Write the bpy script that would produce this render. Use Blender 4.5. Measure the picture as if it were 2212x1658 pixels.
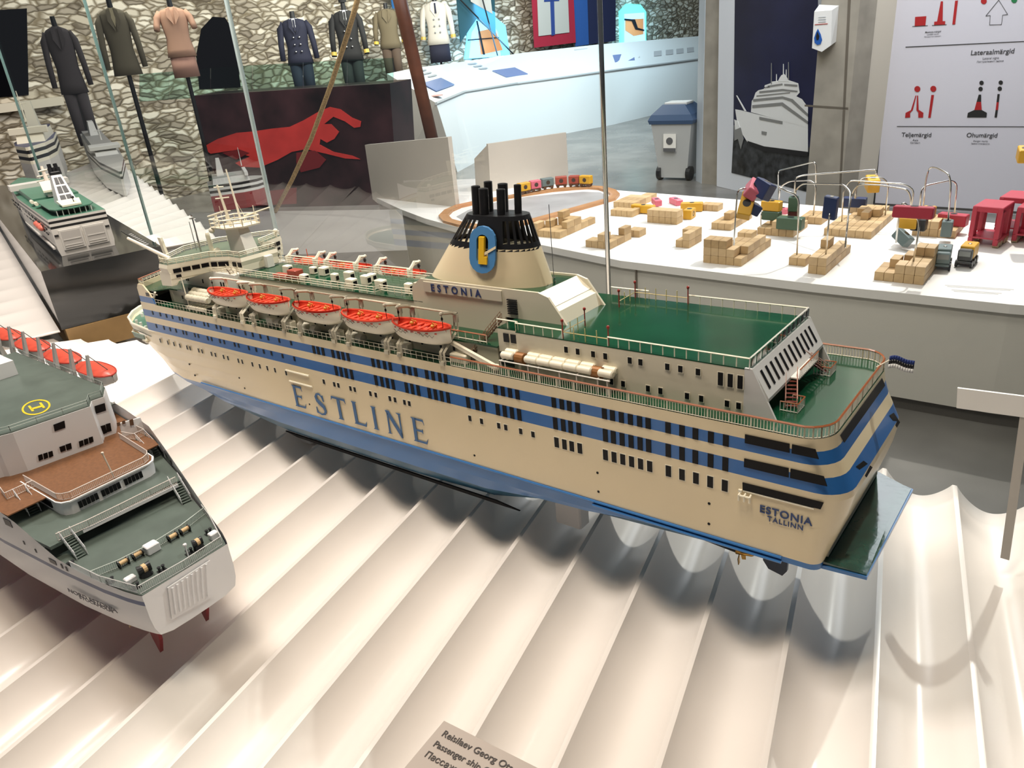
import bpy, math, random
from mathutils import Vector, Matrix
import numpy as np
random.seed(7)
sc = bpy.context.scene
for o in list(bpy.data.objects): bpy.data.objects.remove(o)
COL = sc.collection
U = 0.01                       # every number below is in centimetres
# ------------------------------------------------------------------ camera
FPX, PW, PH = 1640.8, 2212, 1658
def basis(p, r, y):
    p, r, y = map(math.radians, (p, r, y))
    fw = Vector((math.sin(y)*math.cos(p), math.cos(y)*math.cos(p), -math.sin(p)))
    rt = Vector((math.cos(y), -math.sin(y), 0)); up = rt.cross(fw)
    return rt*math.cos(r)+up*math.sin(r), -rt*math.sin(r)+up*math.cos(r), fw
RT, UP, FW = basis(24.9, -5.26, -39.37)
CAM = Vector((16.972, -68.802, 39.328))
cd = bpy.data.cameras.new('camera'); cam = bpy.data.objects.new('camera', cd); COL.objects.link(cam)
cd.sensor_width = 36; cd.lens = FPX/PW*36; cd.clip_start = 0.01; cd.clip_end = 100
cam.matrix_world = Matrix((( RT.x, UP.x, -FW.x, CAM.x*U), (RT.y, UP.y, -FW.y, CAM.y*U), (RT.z, UP.z, -FW.z, CAM.z*U), (0,0,0,1)))
sc.camera = cam
# ------------------------------------------------------------------ light and exposure
sc.view_settings.view_transform = 'Standard'; sc.view_settings.look = 'None'
sc.view_settings.gamma = 1; sc.view_settings.use_curve_mapping = False
sc.view_settings.exposure = 1.0
wd = bpy.data.worlds.new('world'); sc.world = wd; wd.use_nodes = True
wd.node_tree.nodes['Background'].inputs[0].default_value = (0.75, 0.82, 0.92, 1)
wd.node_tree.nodes['Background'].inputs[1].default_value = 0.05
def aim(o, p, t):
    o.location = Vector(p)*U
    o.rotation_euler = (Vector(t)-Vector(p)).to_track_quat('-Z', 'Y').to_euler()
def area(name, p, t, sx, sy, w, col):
    l = bpy.data.lights.new(name, 'AREA'); l.shape = 'RECTANGLE'; l.size = sx*U; l.size_y = sy*U; l.energy = w; l.color = col
    o = bpy.data.objects.new(name, l); COL.objects.link(o); aim(o, p, t); return o
def spot(name, p, t, w, col, ang=60, r=2, blend=.4):
    l = bpy.data.lights.new(name, 'SPOT'); l.energy = w; l.color = col; l.spot_size = math.radians(ang); l.spot_blend = blend; l.shadow_soft_size = r*U
    o = bpy.data.objects.new(name, l); COL.objects.link(o); aim(o, p, t); return o
area('case_light', (-20, -45, 190), (-50, -15, -30), 60, 30, 12.5, (1.0, .86, .69))
area('case_light_left', (-150, -20, 190), (-150, 0, -30), 60, 40, 19, (1.0, .92, .85))
spot('rear_spot', (10, 165, 140), (-35, 8, -25), 58, (1.0, .97, .92), 75, 2)
spot('plinth_spot', (-300, 10, 180), (-270, 40, -10), 30, (1.0, .93, .86), 70, 8)
spot('table_spot', (-60, 480, 200), (-150, 340, -78), 175, (1.0, .93, .86), 85, 3)
spot('board_fill_spot', (-300, 210, 210), (-390, 380, -60), 75, (1.0, .93, .85), 70, 4)  # unseen spot set in front to brighten the upright beige board
area('counter_light', (-560, 1150, 230), (-740, 1100, 0), 300, 120, 75, (.62, .85, 1.0))
area('wall_light', (-560, 700, 240), (-900, 1100, 30), 300, 80, 190, (1.0, .94, .84))
area('wall_light_left', (-700, 330, 240), (-1000, 500, 20), 250, 80, 65, (1.0, .94, .84))
area('front_hall_fill', (-180, 60, 330), (-330, 400, -70), 260, 120, 42, (1.0, .92, .82))  # added fill from the camera side to brighten the boards
area('sign_light', (-60, 480, 230), (-110, 715, 20), 120, 60, 28, (.95, .93, 1.0))
area('hall_fill', (-200, 520, 330), (-300, 600, -130), 500, 300, 115, (.95, .95, 1.0))  # unseen area lamp added as general fill for the hall
# ------------------------------------------------------------------ placing helpers
def ray(x, y): return FW + RT*((x-PW/2)/FPX) - UP*((y-PH/2)/FPX)
def atz(x, y, z):
    d = ray(x, y); return CAM + d*((z-CAM.z)/d.z)
def atD(x, y, D):
    d = ray(x, y); return CAM + d*(D/math.hypot(d.x, d.y))
ZF = -135.7                    # hall floor
def fl(x, y): return atz(x, y, ZF)
class VP:                      # an upright plane through two ground points
    def __init__(s, A, B):
        s.o = Vector((A[0], A[1], 0)); s.u = Vector((B[0]-A[0], B[1]-A[1], 0)).normalized()
        s.n = Vector((-s.u.y, s.u.x, 0))
        if s.n.dot(CAM-s.o) < 0: s.n = -s.n
    def at(s, x, y, off=0):
        d = ray(x, y); t = (s.o+s.n*off-CAM).dot(s.n)/d.dot(s.n); return CAM+d*t
# ------------------------------------------------------------------ materials
MATS = {}
def mat(name, col, rough=.5, metal=0, noise=0, nscale=40, bump=0, bscale=60, emit=None, estr=0, coat=0, spec=.5):
    if name in MATS: return MATS[name]
    m = bpy.data.materials.new(name); m.use_nodes = True; nt = m.node_tree; b = nt.nodes['Principled BSDF']
    b.inputs['Base Color'].default_value = (*col, 1); b.inputs['Roughness'].default_value = rough
    b.inputs['Metallic'].default_value = metal; b.inputs['Specular IOR Level'].default_value = spec
    b.inputs['Coat Weight'].default_value = coat
    if emit: b.inputs['Emission Color'].default_value = (*emit, 1); b.inputs['Emission Strength'].default_value = estr
    tc = nt.nodes.new('ShaderNodeTexCoord')
    if noise:
        n = nt.nodes.new('ShaderNodeTexNoise'); n.inputs['Scale'].default_value = nscale; n.inputs['Detail'].default_value = 4
        nt.links.new(tc.outputs['Object'], n.inputs['Vector'])
        r = nt.nodes.new('ShaderNodeValToRGB')
        r.color_ramp.elements[0].position = .3; r.color_ramp.elements[1].position = .7
        r.color_ramp.elements[0].color = (*[c*(1-noise) for c in col], 1); r.color_ramp.elements[1].color = (*[min(1, c*(1+noise)) for c in col], 1)
        nt.links.new(n.outputs['Fac'], r.inputs['Fac']); nt.links.new(r.outputs['Color'], b.inputs['Base Color'])
    if bump:
        n2 = nt.nodes.new('ShaderNodeTexNoise'); n2.inputs['Scale'].default_value = bscale
        nt.links.new(tc.outputs['Object'], n2.inputs['Vector'])
        bp = nt.nodes.new('ShaderNodeBump'); bp.inputs['Strength'].default_value = bump; bp.inputs['Distance'].default_value = .002
        nt.links.new(n2.outputs['Fac'], bp.inputs['Height']); nt.links.new(bp.outputs['Normal'], b.inputs['Normal'])
    MATS[name] = m; return m
CREAM = mat('cream_paint', (.78, .655, .43), .32, noise=.03, nscale=8, coat=.2)
WHITE = mat('white_paint', (.80, .77, .70), .35, noise=.02, nscale=20)
HOUSE = mat('warm_white_paint', (.68, .62, .48), .30, noise=.03, nscale=9, coat=.2)
TRIMW = mat('ivory_trim', (.84, .78, .62), .4)
BLUE = mat('blue_paint', (.022, .135, .40), .3, noise=.05, nscale=12, coat=.2)
BOOT = mat('boot_top_blue', (.045, .17, .42), .3, noise=.05, nscale=10, coat=.2)
GREEN = mat('glossy_green_deck', (.004, .052, .022), .12, noise=.25, nscale=14, bump=.02, bscale=30, coat=.1)
GLASSK = mat('black_window', (.005, .005, .006), .35, spec=.2)
ORANGE = mat('orange_red_paint', (.72, .075, .035), .35)
BLACK = mat('black_paint', (.012, .012, .013), .35)
BROWN = mat('brown_rail', (.32, .10, .035), .35)
BRASS = mat('brass', (.45, .25, .06), .3, metal=1)
YELLOW = mat('yellow_paint', (.72, .43, .02), .4)
LETBLUE = mat('letter_blue', (.04, .13, .30), .4)
SHEET = mat('glossy_white_acrylic', (.80, .745, .69), .24, noise=.01, nscale=5, spec=.45)
STEEL = mat('polished_steel', (.62, .60, .56), .18, metal=1)
GREYP = mat('grey_white_paint', (.66, .65, .63), .35, noise=.02, nscale=15)
# ------------------------------------------------------------------ mesh builder
class MB:
    def __init__(s): s.v = []; s.f = []; s.m = []
    def add(s, vs, fs, mi=0):
        b = len(s.v); s.v += [tuple(v) for v in vs]; s.f += [tuple(b+i for i in f) for f in fs]; s.m += [mi]*len(fs); return s
    def box(s, x0, x1, y0, y1, z0, z1, mi=0):
        vs = [(x, y, z) for z in (z0, z1) for x, y in ((x0,y0),(x1,y0),(x1,y1),(x0,y1))]
        return s.add(vs, [(3,2,1,0),(4,5,6,7),(0,1,5,4),(1,2,6,5),(2,3,7,6),(3,0,4,7)], mi)
    def cb(s, c, d, mi=0): return s.box(c[0]-d[0]/2, c[0]+d[0]/2, c[1]-d[1]/2, c[1]+d[1]/2, c[2]-d[2]/2, c[2]+d[2]/2, mi)
    def rbox(s, x0, x1, y0, y1, z0, z1, r=.3, mi=0):      # box with chamfered edges
        rings = []
        for z, i in ((z0, r), (z0+r, 0), (z1-r, 0), (z1, r)):
            a, b, c, d = x0+i, x1-i, y0+i, y1-i; q = r
            rings.append([(a+q,c,z),(b-q,c,z),(b,c+q,z),(b,d-q,z),(b-q,d,z),(a+q,d,z),(a,d-q,z),(a,c+q,z)])
        return s.loft(rings, mi=mi)
    def prism(s, poly, z0, z1, mi=0):
        n = len(poly); vs = [(p[0], p[1], z0) for p in poly]+[(p[0], p[1], z1) for p in poly]
        return s.add(vs, [tuple(range(n))[::-1], tuple(range(n, 2*n))]+[(i, (i+1)%n, n+(i+1)%n, n+i) for i in range(n)], mi)
    def slab(s, pts, nrm, t, mi=0):                        # flat 3D polygon given thickness along nrm
        n = len(pts); nv = Vector(nrm)*t; vs = [Vector(p) for p in pts]; vs += [p+nv for p in vs]
        return s.add(vs, [tuple(range(n))[::-1], tuple(range(n, 2*n))]+[(i, (i+1)%n, n+(i+1)%n, n+i) for i in range(n)], mi)
    def loft(s, rings, close=True, caps=True, mi=0):
        n = len(rings[0]); vs = [p for r in rings for p in r]; fs = []
        for k in range(len(rings)-1):
            for i in range(n if close else n-1): fs.append((k*n+i, k*n+(i+1)%n, (k+1)*n+(i+1)%n, (k+1)*n+i))
        if caps: fs += [tuple(range(n))[::-1], tuple(range((len(rings)-1)*n, len(rings)*n))]
        return s.add(vs, fs, mi)
    def tube(s, pts, r, n=6, mi=0, closed=False):
        P = [Vector(p) for p in pts]; rings = []; N = len(P)
        for i, p in enumerate(P):
            a = P[(i-1) % N] if (closed or i) else p; b = P[(i+1) % N] if (closed or i < N-1) else p
            t = (b-a).normalized(); h = Vector((0,0,1)) if abs(t.z) < .95 else Vector((1,0,0))
            u = t.cross(h).normalized(); w = u.cross(t); rr = r[i] if isinstance(r, (list, tuple)) else r
            rings.append([p+(u*math.cos(q)+w*math.sin(q))*rr for q in [2*math.pi*k/n for k in range(n)]])
        if closed: rings.append(rings[0])
        return s.loft(rings, caps=not closed, mi=mi)
    def cyl(s, a, b, r0, r1=None, n=12, mi=0): return s.tube([a, b], [r0, r0 if r1 is None else r1], n, mi)
    def ell(s, c, rx, ry, rz, n=12, k=7, mi=0, z0=-1, z1=1):
        rings = []
        for j in range(k):
            q = z0+(z1-z0)*j/(k-1); q = max(-.999, min(.999, q)); w = math.sqrt(1-q*q)
            rings.append([(c[0]+rx*w*math.cos(2*math.pi*i/n), c[1]+ry*w*math.sin(2*math.pi*i/n), c[2]+rz*q) for i in range(n)])
        return s.loft(rings, mi=mi)
    def rail(s, path, h, gap, bars=(1,), r=.06, rb=None, mi=0, top=None):
        P = [Vector(p) for p in path]
        for q in bars: s.tube([p+Vector((0,0,h*q)) for p in P], r if q < 1 else (rb or r), 4, mi if (q < 1 or top is None) else top)
        for a, b in zip(P[:-1], P[1:]):
            L = (b-a).length; n = max(1, round(L/gap))
            for i in range(n+1):
                p = a+(b-a)*(i/n); s.tube([p, p+Vector((0,0,h))], r, 4, mi)
        return s
    def build(s, name, mats, parent=None, smooth=False, label=None):
        me = bpy.data.meshes.new(name); me.from_pydata([(v[0]*U, v[1]*U, v[2]*U) for v in s.v], [], s.f)
        if not isinstance(mats, (list, tuple)): mats = [mats]
        for m in mats: me.materials.append(m)
        me.polygons.foreach_set('material_index', s.m); 
        if smooth: me.polygons.foreach_set('use_smooth', [True]*len(s.f))
        me.update(); me.validate()
        o = bpy.data.objects.new(name, me); COL.objects.link(o)
        if parent: o.parent = parent
        if label: o['label'] = label
        return o
def empty(name, loc=(0,0,0), rz=0, mtx=None):
    o = bpy.data.objects.new(name, None); COL.objects.link(o); o.empty_display_size = .02
    if mtx is not None: o.matrix_world = mtx
    else: o.location = Vector(loc)*U; o.rotation_euler = (0, 0, rz)
    return o
def tag(o, label, cat, group=None, kind=None):
    o['label'] = label; o['category'] = cat
    if group: o['group'] = group
    if kind: o['kind'] = kind
    return o
def struct(o, label=None):
    o['kind'] = 'structure'
    if label: o['label'] = label
    return o
def kids(o): return [c for c in bpy.data.objects if c.parent == o]
def copy_tree(o, parent=None):
    ch = kids(o); c = o.copy(); COL.objects.link(c)
    if parent: c.parent = parent
    for k in ch: copy_tree(k, c)
    return c
def smooth_by_angle(o, a=40):
    me = o.data; me.polygons.foreach_set('use_smooth', [True]*len(me.polygons)); me.set_sharp_from_angle(angle=math.radians(a)); return o
def txt(body, size, m, parent, org, xd, ud, name='lettering', space=1, align='LEFT', ext=.02, bold=0, sx=1):
    c = bpy.data.curves.new('t', 'FONT'); c.body = body; c.size = 1; c.space_character = space; c.align_x = align; c.offset = bold
    c.extrude = ext/size if size else 0
    t = bpy.data.objects.new('t', c); COL.objects.link(t); dg = bpy.context.evaluated_depsgraph_get(); dg.update()
    me = bpy.data.meshes.new_from_object(t.evaluated_get(dg)); bpy.data.objects.remove(t)
    X = Vector(xd).normalized(); Y = Vector(ud).normalized(); Z = X.cross(Y).normalized(); O = Vector(org)
    for v in me.vertices: v.co = (O+X*(v.co.x*size*sx)+Y*(v.co.y*size)+Z*(v.co.z*size))*U
    me.materials.clear(); me.materials.append(m); o = bpy.data.objects.new(name, me); COL.objects.link(o)
    if parent: o.parent = parent
    return o
def lerp(tab, x):
    if x <= tab[0][0]: return tab[0][1]
    for (a, b), (c, d) in zip(tab[:-1], tab[1:]):
        if x <= c: return b+(d-b)*(x-a)/(c-a)
    return tab[-1][1]
# ================================================================== THE DISPLAY SHEET
ZS = -28.0
RD = Vector((-.2143, .9768, 0)); RN = Vector((-.9768, -.2143, 0))
A0 = atz(1903, 1200, ZS).dot(RN); PITCH = 9.56
def wave(a, amp=3.2):
    u = (a % PITCH)/PITCH; return -amp*(math.sin(math.pi*u)**.82)
def sheet(name, x0, x1, y0, y1, hfun, mats=SHEET, step=.6, afun=None, ystep=5):
    # columns follow the folds; clipped by x range and y range
    b = MB(); amin = -30; cols = []
    afun = afun or (lambda x, y: Vector((x, y, 0)).dot(RN)-A0)
    nx = int((x1-x0)/step); ny = max(2, int((y1-y0)/ystep))
    for i in range(nx+1):
        for j in range(ny+1):
            y = y0+(y1-y0)*j/ny
            x = x0+(x1-x0)*i/nx
            if afun is None: pass
            b.v.append((x, y, hfun(x, y, afun(x, y))))
    for i in range(nx):
        for j in range(ny):
            p = i*(ny+1)+j; b.f.append((p, p+ny+1, p+ny+2, p+1)); b.m.append(0)
    return b.build(name, mats, smooth=True)
def fold_sheet(name, a0, a1, y0, y1, base, amp=3.7, rd=RD, rn=RN, off=0, pitch=None, n_per=14, ny=24, ref=None, mats=SHEET):
    # a swept sheet: each line runs along a fold, so the creases stay crisp
    b = MB(); pitch = pitch or PITCH; ref = A0 if ref is None else ref
    N = int(round((a1-a0)*n_per)); lines = []
    for i in range(N+1):
        u = a0+i/n_per; a = ref+u*pitch; fr = u-math.floor(u)
        fr = min(1, max(0, (fr-.03)/.94)); z = -amp*(math.sin(math.pi*fr)**.86)
        for j in range(ny+1):
            y = y0+(y1-y0)*j/ny
            # point with given y on the line {p.rn=a}
            x = (a-rn.y*y)/rn.x
            b.v.append((x, y, base(x, y)+z+off))
    for i in range(N):
        for j in range(ny):
            p = i*(ny+1)+j; b.f.append((p, p+1, p+ny+2, p+ny+1)); b.m.append(0)
    o = b.build(name, mats)
    me = o.data; me.polygons.foreach_set('use_smooth', [True]*len(me.polygons)); me.set_sharp_from_angle(angle=math.radians(26))
    md = o.modifiers.new('thick', 'SOLIDIFY'); md.thickness = .4*U; md.offset = -1 
    return o
s1 = fold_sheet('display_sheet', -4, 16.0, -66, 45.5, lambda x, y: ZS, 3.3, n_per=32)
tag(s1, 'large glossy white folded plastic sheet with scalloped creases under the blue and white ferry', 'display sheet')
# second, lower sheet beyond the bow with its folds turned
ang2 = math.radians(118); RD2 = Vector((math.cos(ang2), math.sin(ang2), 0)); RN2 = Vector((-math.sin(ang2), math.cos(ang2), 0))
s2 = fold_sheet('display_sheet', 0, 12, -40, 46, lambda x, y: ZS-3.2+max(0, (-150-x))*.075, 2.6, RD2, RN2, pitch=10, ref=Vector((-146, 0, 0)).dot(RN2)) if False else None
def terr(name, quad, n, m, hf, label):
    # four-sided sheet between corner points (A,B,C,D), m along the folds, n across them
    b = MB(); A, B, C_, D_ = [Vector(q) for q in quad]
    for i in range(n+1):
        for j in range(m+1):
            u, v = i/n, j/m; p = (A*(1-u)+B*u)*(1-v)+(D_*(1-u)+C_*u)*v
            p.z += hf(u, v); b.v.append(tuple(p))
    for i in range(n):
        for j in range(m):
            p = i*(m+1)+j; b.f.append((p, p+m+1, p+m+2, p+1)); b.m.append(0)
    o = b.build(name, SHEET); me = o.data
    me.polygons.foreach_set('use_smooth', [True]*len(me.polygons)); me.set_sharp_from_angle(angle=math.radians(26))
    md = o.modifiers.new('thick', 'SOLIDIFY'); md.thickness = .4*U; md.offset = 0
    tag(o, label, 'display sheet'); return o
def folds(k, amp): return lambda u, v: -amp*(abs(math.sin(math.pi*u*k))**.82)
E1 = atz(262, 893, -30); E2 = atz(430, 815, -31); 
terr('display_sheet', [(-143, -60, -31.9), (-262, -78, -21), (-216, 10, -30), (-143, 46, -31.9)], 126, 20, folds(9, 1.7), 'white folded sheet rising away from the ferry bow towards the dark plinth')
terr('display_sheet', [(-213.4, 11.4, -27.8), (-222, -6, -28.6), (-446, 46, -12.5), (-428, 71.5, -10.6)], 8, 180, lambda u, v: -1.0*(abs(math.sin(math.pi*v*18))**.82)*u, 'narrow white rippled strip running along the left edge of the dark plinth')
terr('display_sheet', [(-222, -7.5, -29.4), (-262, -76, -20.5), (-470, -30, -10), (-446, 44, -14)], 20, 180, lambda u, v: -1.6*(abs(math.sin(math.pi*v*15))**.82), 'white rippled sheet at the far left, below the narrow strip by the plinth')
terr('display_sheet', [(-214, 49, -13), (-207, 64, -13), (-505, 178, -13), (-430, 100, -13)], 20, 220, lambda u, v: -1.9*(abs(math.sin(math.pi*v*20))**.82), 'white rippled sheet behind the green decked ferry, beside the far pane')
# case deck under the sheets
# ================================================================== GLASS OF THE CASE
def glassmat(name, tint, refl=.12, alpha=.92, rough=0.0):
    m = bpy.data.materials.new(name); m.use_nodes = True; nt = m.node_tree; nt.nodes.clear()
    out = nt.nodes.new('ShaderNodeOutputMaterial'); t = nt.nodes.new('ShaderNodeBsdfTransparent'); t.inputs[0].default_value = (*tint, 1)
    g = nt.nodes.new('ShaderNodeBsdfGlossy'); g.inputs['Roughness'].default_value = rough
    f = nt.nodes.new('ShaderNodeFresnel'); f.inputs['IOR'].default_value = 1.5
    mu = nt.nodes.new('ShaderNodeMath'); mu.operation = 'MULTIPLY'; mu.inputs[1].default_value = refl
    mx = nt.nodes.new('ShaderNodeMixShader'); nt.links.new(f.outputs[0], mu.inputs[0]); nt.links.new(mu.outputs[0], mx.inputs[0])
    nt.links.new(t.outputs[0], mx.inputs[1]); nt.links.new(g.outputs[0], mx.inputs[2]); nt.links.new(mx.outputs[0], out.inputs[0]); return m
PANE = glassmat('clear_pane', (.95, .975, .97), .12)
PANEG = glassmat('green_tinted_pane', (.70, .84, .80), .3)
EDGE = mat('glass_edge', (.22, .36, .34), .12, spec=.8)
def post_xy(px, py, yline): 
    d = ray(px, py); t = (yline-CAM.y)/d.y; p = CAM+d*t; return (p.x, p.y)
YG = 47.5
p1 = post_xy(1308, 400, YG); p2 = post_xy(560, 330, YG)
q = atD(268, 300, 283); p3 = (q.x, q.y); q = atD(22, 180, 372); p4 = (q.x, q.y)
corner = (60, YG); ends = [corner, p1, p2, p3, p4]
lab = ['right hand glass pane of the case, behind the ferry stern', 'wide glass pane of the case behind the ferry, between the two bright edge joints',
       'glass pane of the case beyond the ferry bow', 'glass pane of the case at the far left by the dark figure']
for i, (a, b_) in enumerate(zip(ends[:-1], ends[1:])):
    A, B = Vector((*a, 0)), Vector((*b_, 0)); n = (B-A).normalized(); w = Vector((-n.y, n.x, 0))*.4; A2 = A+n*.45; B2 = B-n*.45
    z0 = -34 if i < 2 else -16
    o = MB().slab([(A2.x-w.x, A2.y-w.y, z0), (B2.x-w.x, B2.y-w.y, z0), (B2.x-w.x, B2.y-w.y, 105), (A2.x-w.x, A2.y-w.y, 105)], w.normalized(), .8).build('case_glass', PANE)
    tag(o, lab[i], 'glass')
jl = ['polished glass joint behind the ferry deck, right of the funnel', 'pale glass joint rising behind the ferry bridge', 'thin glass joint beside the grey ferry', 'thin dark glass joint at the far left edge']
for i, (p, r) in enumerate(((p1, .42), (p2, .55), (p3, .5), (p4, .5))):
    z0 = -30 if i < 2 else -15
    o = MB().cyl((p[0], p[1], z0), (p[0], p[1], 106), r, r, 10).build('glass_joint', [STEEL if i == 0 else EDGE, EDGE][i > 1], smooth=True)
    if i == 1: o.data.materials[0] = mat('pale_joint', (.55, .66, .66), .25)
    tag(o, jl[i], 'glass joint')
# ================================================================== THE BLUE AND WHITE FERRY (local x runs aft, y to starboard, z up)
A1 = basis(22.4, -5.42, -39.37)
def cols(a): return Matrix(((a[0].x, a[1].x, -a[2].x), (a[0].y, a[1].y, -a[2].y), (a[0].z, a[1].z, -a[2].z)))
MS = (cols((RT, UP, FW)) @ cols(A1).transposed()).to_4x4()
ship = empty('model_ferry', mtx=MS)
tag(ship, 'large cream and blue model ferry with green decks and black topped funnel', 'model ship')
B = 24.2; CY = 12.1
def xst(z): return -lerp([(-14.6, 0), (-9.5, 1.6), (-6.2, 2.25), (-5.1, 1.75), (-3.6, 1.05), (-2, .3), (0, 0)], z)
def mirror(p): return p+[(x, B-y) for x, y in p[::-1] if abs(y-CY) > .01]
def arc(cx, cy, r, a0, a1, n=6): return [(cx+r*math.cos(math.radians(a0+(a1-a0)*i/n)), cy+r*math.sin(math.radians(a0+(a1-a0)*i/n))) for i in range(n+1)]
def outl_top(z, r=3.2, fr=True):
    x0 = -xst(z)     # local x, positive aft
    p = [(x0, CY), (x0, 8)]+arc(x0-r, r, r, 0, -90)+[(-20, 0), (-50, 0), (-80, 0), (-110, 0), (-128.5, 0), (-133.8, 0), (-136, 3), (-137.2, 8), (-137.5, CY)]
    return mirror(p)
b = MB(); zs = [0, -1.4, -2.8, -4.12, -5.85, -6.6]
rings = [[(x, y, z) for x, y in outl_top(z)] for z in zs]
for k, (r0, r1) in enumerate(zip(rings[:-1], rings[1:])): b.loft([r1, r0], caps=False, mi=1 if k in (1, 3) else 0)
o = b.build('upper_hull', [CREAM, BLUE], ship); smooth_by_angle(o)
# lower hull
bow = {-6.6: [(134, .1), (143, 1.2), (148.5, 3.2), (152.5, 6.2), (155, 9.2), (156, CY)],
       -11: [(130, .1), (137, 1.4), (142.5, 3.6), (146.5, 6.4), (149, 9.2), (150, CY)],
       -15.2: [(124, .2), (131.5, 1.8), (136.5, 4.2), (140, 6.8), (142.5, 9.4), (144, CY)],
       -18.3: [(112, .9), (122, 3), (129, 5.4), (134, 7.8), (138, 10), (141, CY)],
       -21.5: [(100, 3.2), (112, 5.2), (121, 7.2), (128, 9), (134, 10.8), (139, CY)]}
def bowl(z):
    ks = sorted(bow, reverse=True)
    if z >= ks[0]: return bow[ks[0]]
    for a, c in zip(ks[:-1], ks[1:]):
        if z >= c:
            t = (z-a)/(c-a); return [(p[0]+(q[0]-p[0])*t, p[1]+(q[1]-p[1])*t) for p, q in zip(bow[a], bow[c])]
    return bow[ks[-1]]
def zbot(xs): return lerp([(0, -15.25), (15, -15.35), (24, -15.9), (34, -18.2), (46, -20.9), (55, -21.5), (200, -21.5)], xs)
lv = [-6.6, -9, -11, -13, -14.6, -15.2, -16.6, -18.2, -20, -21.2, -21.5]
rings = []
for z in lv:
    x0 = -xst(z); r = lerp([(-15.3, 1.2), (-6.6, 3.2)], z)
    p = [(x0, CY), (x0, 5)]+arc(x0-r, r, r, 0, -90, 6)+[(-8, 0), (-14, 0), (-22, 0), (-30, 0), (-38, 0), (-46, 0), (-60, 0), (-80, 0), (-93, 0)]+[(-x, y) for x, y in bowl(z)]
    ring = []
    for x, y in p:
        xs = -x; zz = max(z, zbot(xs)); f = 1 if xs < 93 else max(0, 1-(xs-93)/15)
        rr = min(1, max(0, (zbot(xs)+3.4-zz)/3.4))*min(1, max(0, (-15.6-zbot(xs))/3)); yi = y+(3.0*rr**2.2*f if y < CY-.1 else 0)
        if z < -14.7 and xs > 100: zz += 0
        ring.append((x, min(yi, CY), zz-(max(0, xs-100)*.02 if -15.3 < z < -14.5 else 0)))
    rings.append(ring+[(x, B-y, zz) for x, y, zz in ring[::-1] if abs(y-CY) > .01])
b = MB()
for k, (r0, r1) in enumerate(zip(rings[:-1], rings[1:])): b.loft([r1, r0], caps=False, mi=0 if lv[k+1] >= -14.6 else (1 if lv[k+1] >= -18.25 else 2))
b.f.append(tuple(range(len(b.v)-2*len(rings[-1]), len(b.v)-len(rings[-1])))); b.m.append(2)
o = b.build('lower_hull', [CREAM, BOOT, mat('shaded_boot_blue', (.03, .10, .17), .35)], ship); smooth_by_angle(o)  # bottom band is boot blue darkened to paint shade below the bilge
MB().tube([(-x, .0-.12, -14.75) for x in range(4, 122, 6)], .16, 6).build('waterline_strip', BOOT, ship)
MB().tube([(-x, .0-.12, -15.3) for x in range(4, 30, 4)], .2, 6).build('waterline_strip', BOOT, ship)
b = MB(); b.slab([(-94, .9, -20.2), (-45, .9, -20.2), (-41, 1.2, -20.9), (-44, 1.9, -21.5), (-92, 1.9, -21.5)], (0, -1, 0), .3); b.build('bilge_keel', mat('matt_black', (.006, .006, .007), .9, spec=.1), ship)
# foredeck with bulwark
rim = [(-x, y) for x, y in bowl(-6.6)]; rim = [(-131, .2)]+rim
MB().prism(mirror([(x, y) for x, y in rim]), -7.4, -7.2).build('foredeck', mat('foredeck_green', (.06, .16, .11), .35), ship)
b = MB(); P0 = mirror(rim)
for a, c in zip(P0[:-1], P0[1:]):
    b.slab([(a[0], a[1], -7.4), (c[0], c[1], -7.4), (c[0], c[1], -6.0), (a[0], a[1], -6.0)], Vector((c[1]-a[1], a[0]-c[0], 0)).normalized(), .22)
b.tube([(x, y, -6.0) for x, y in P0], .22, 6); b.build('bulwark', TRIMW, ship)
b = MB()
for x, y in ((-146, 3.6), (-150, 7), (-143, 3), (-139, 2)): b.cyl((x, y, -7.2), (x, y, -6.4), .3)
b.build('bollard', WHITE, ship)
for x, y, z in ((-145.2, 2.7, -8.6), (-137.6, 1.0, -8.9)):
    MB().tube([(x+.8*math.cos(t*.7), y-.3, z+.5*math.sin(t*.7)) for t in range(9)], .22, 6, closed=True).cyl((x-.7, y-.6, z), (x+.9, y-.6, z-.1), .22).build('anchor', TRIMW, ship)
MB().slab([(-141.5, .25, -7.4), (-136.2, .0, -7.4), (-136.2, -.02, -8.3), (-140.8, .2, -8.4)], (0, -1, 0), .25).build('fairlead_opening', mat('grey_green', (.2, .27, .22), .5), ship)
# main deck (green) + bulkhead under it
dk = [(x*.999, y*.99+.12) for x, y in outl_top(0)]
MB().prism(dk, -.25, .0).build('promenade_deck', GREEN, ship)
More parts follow.
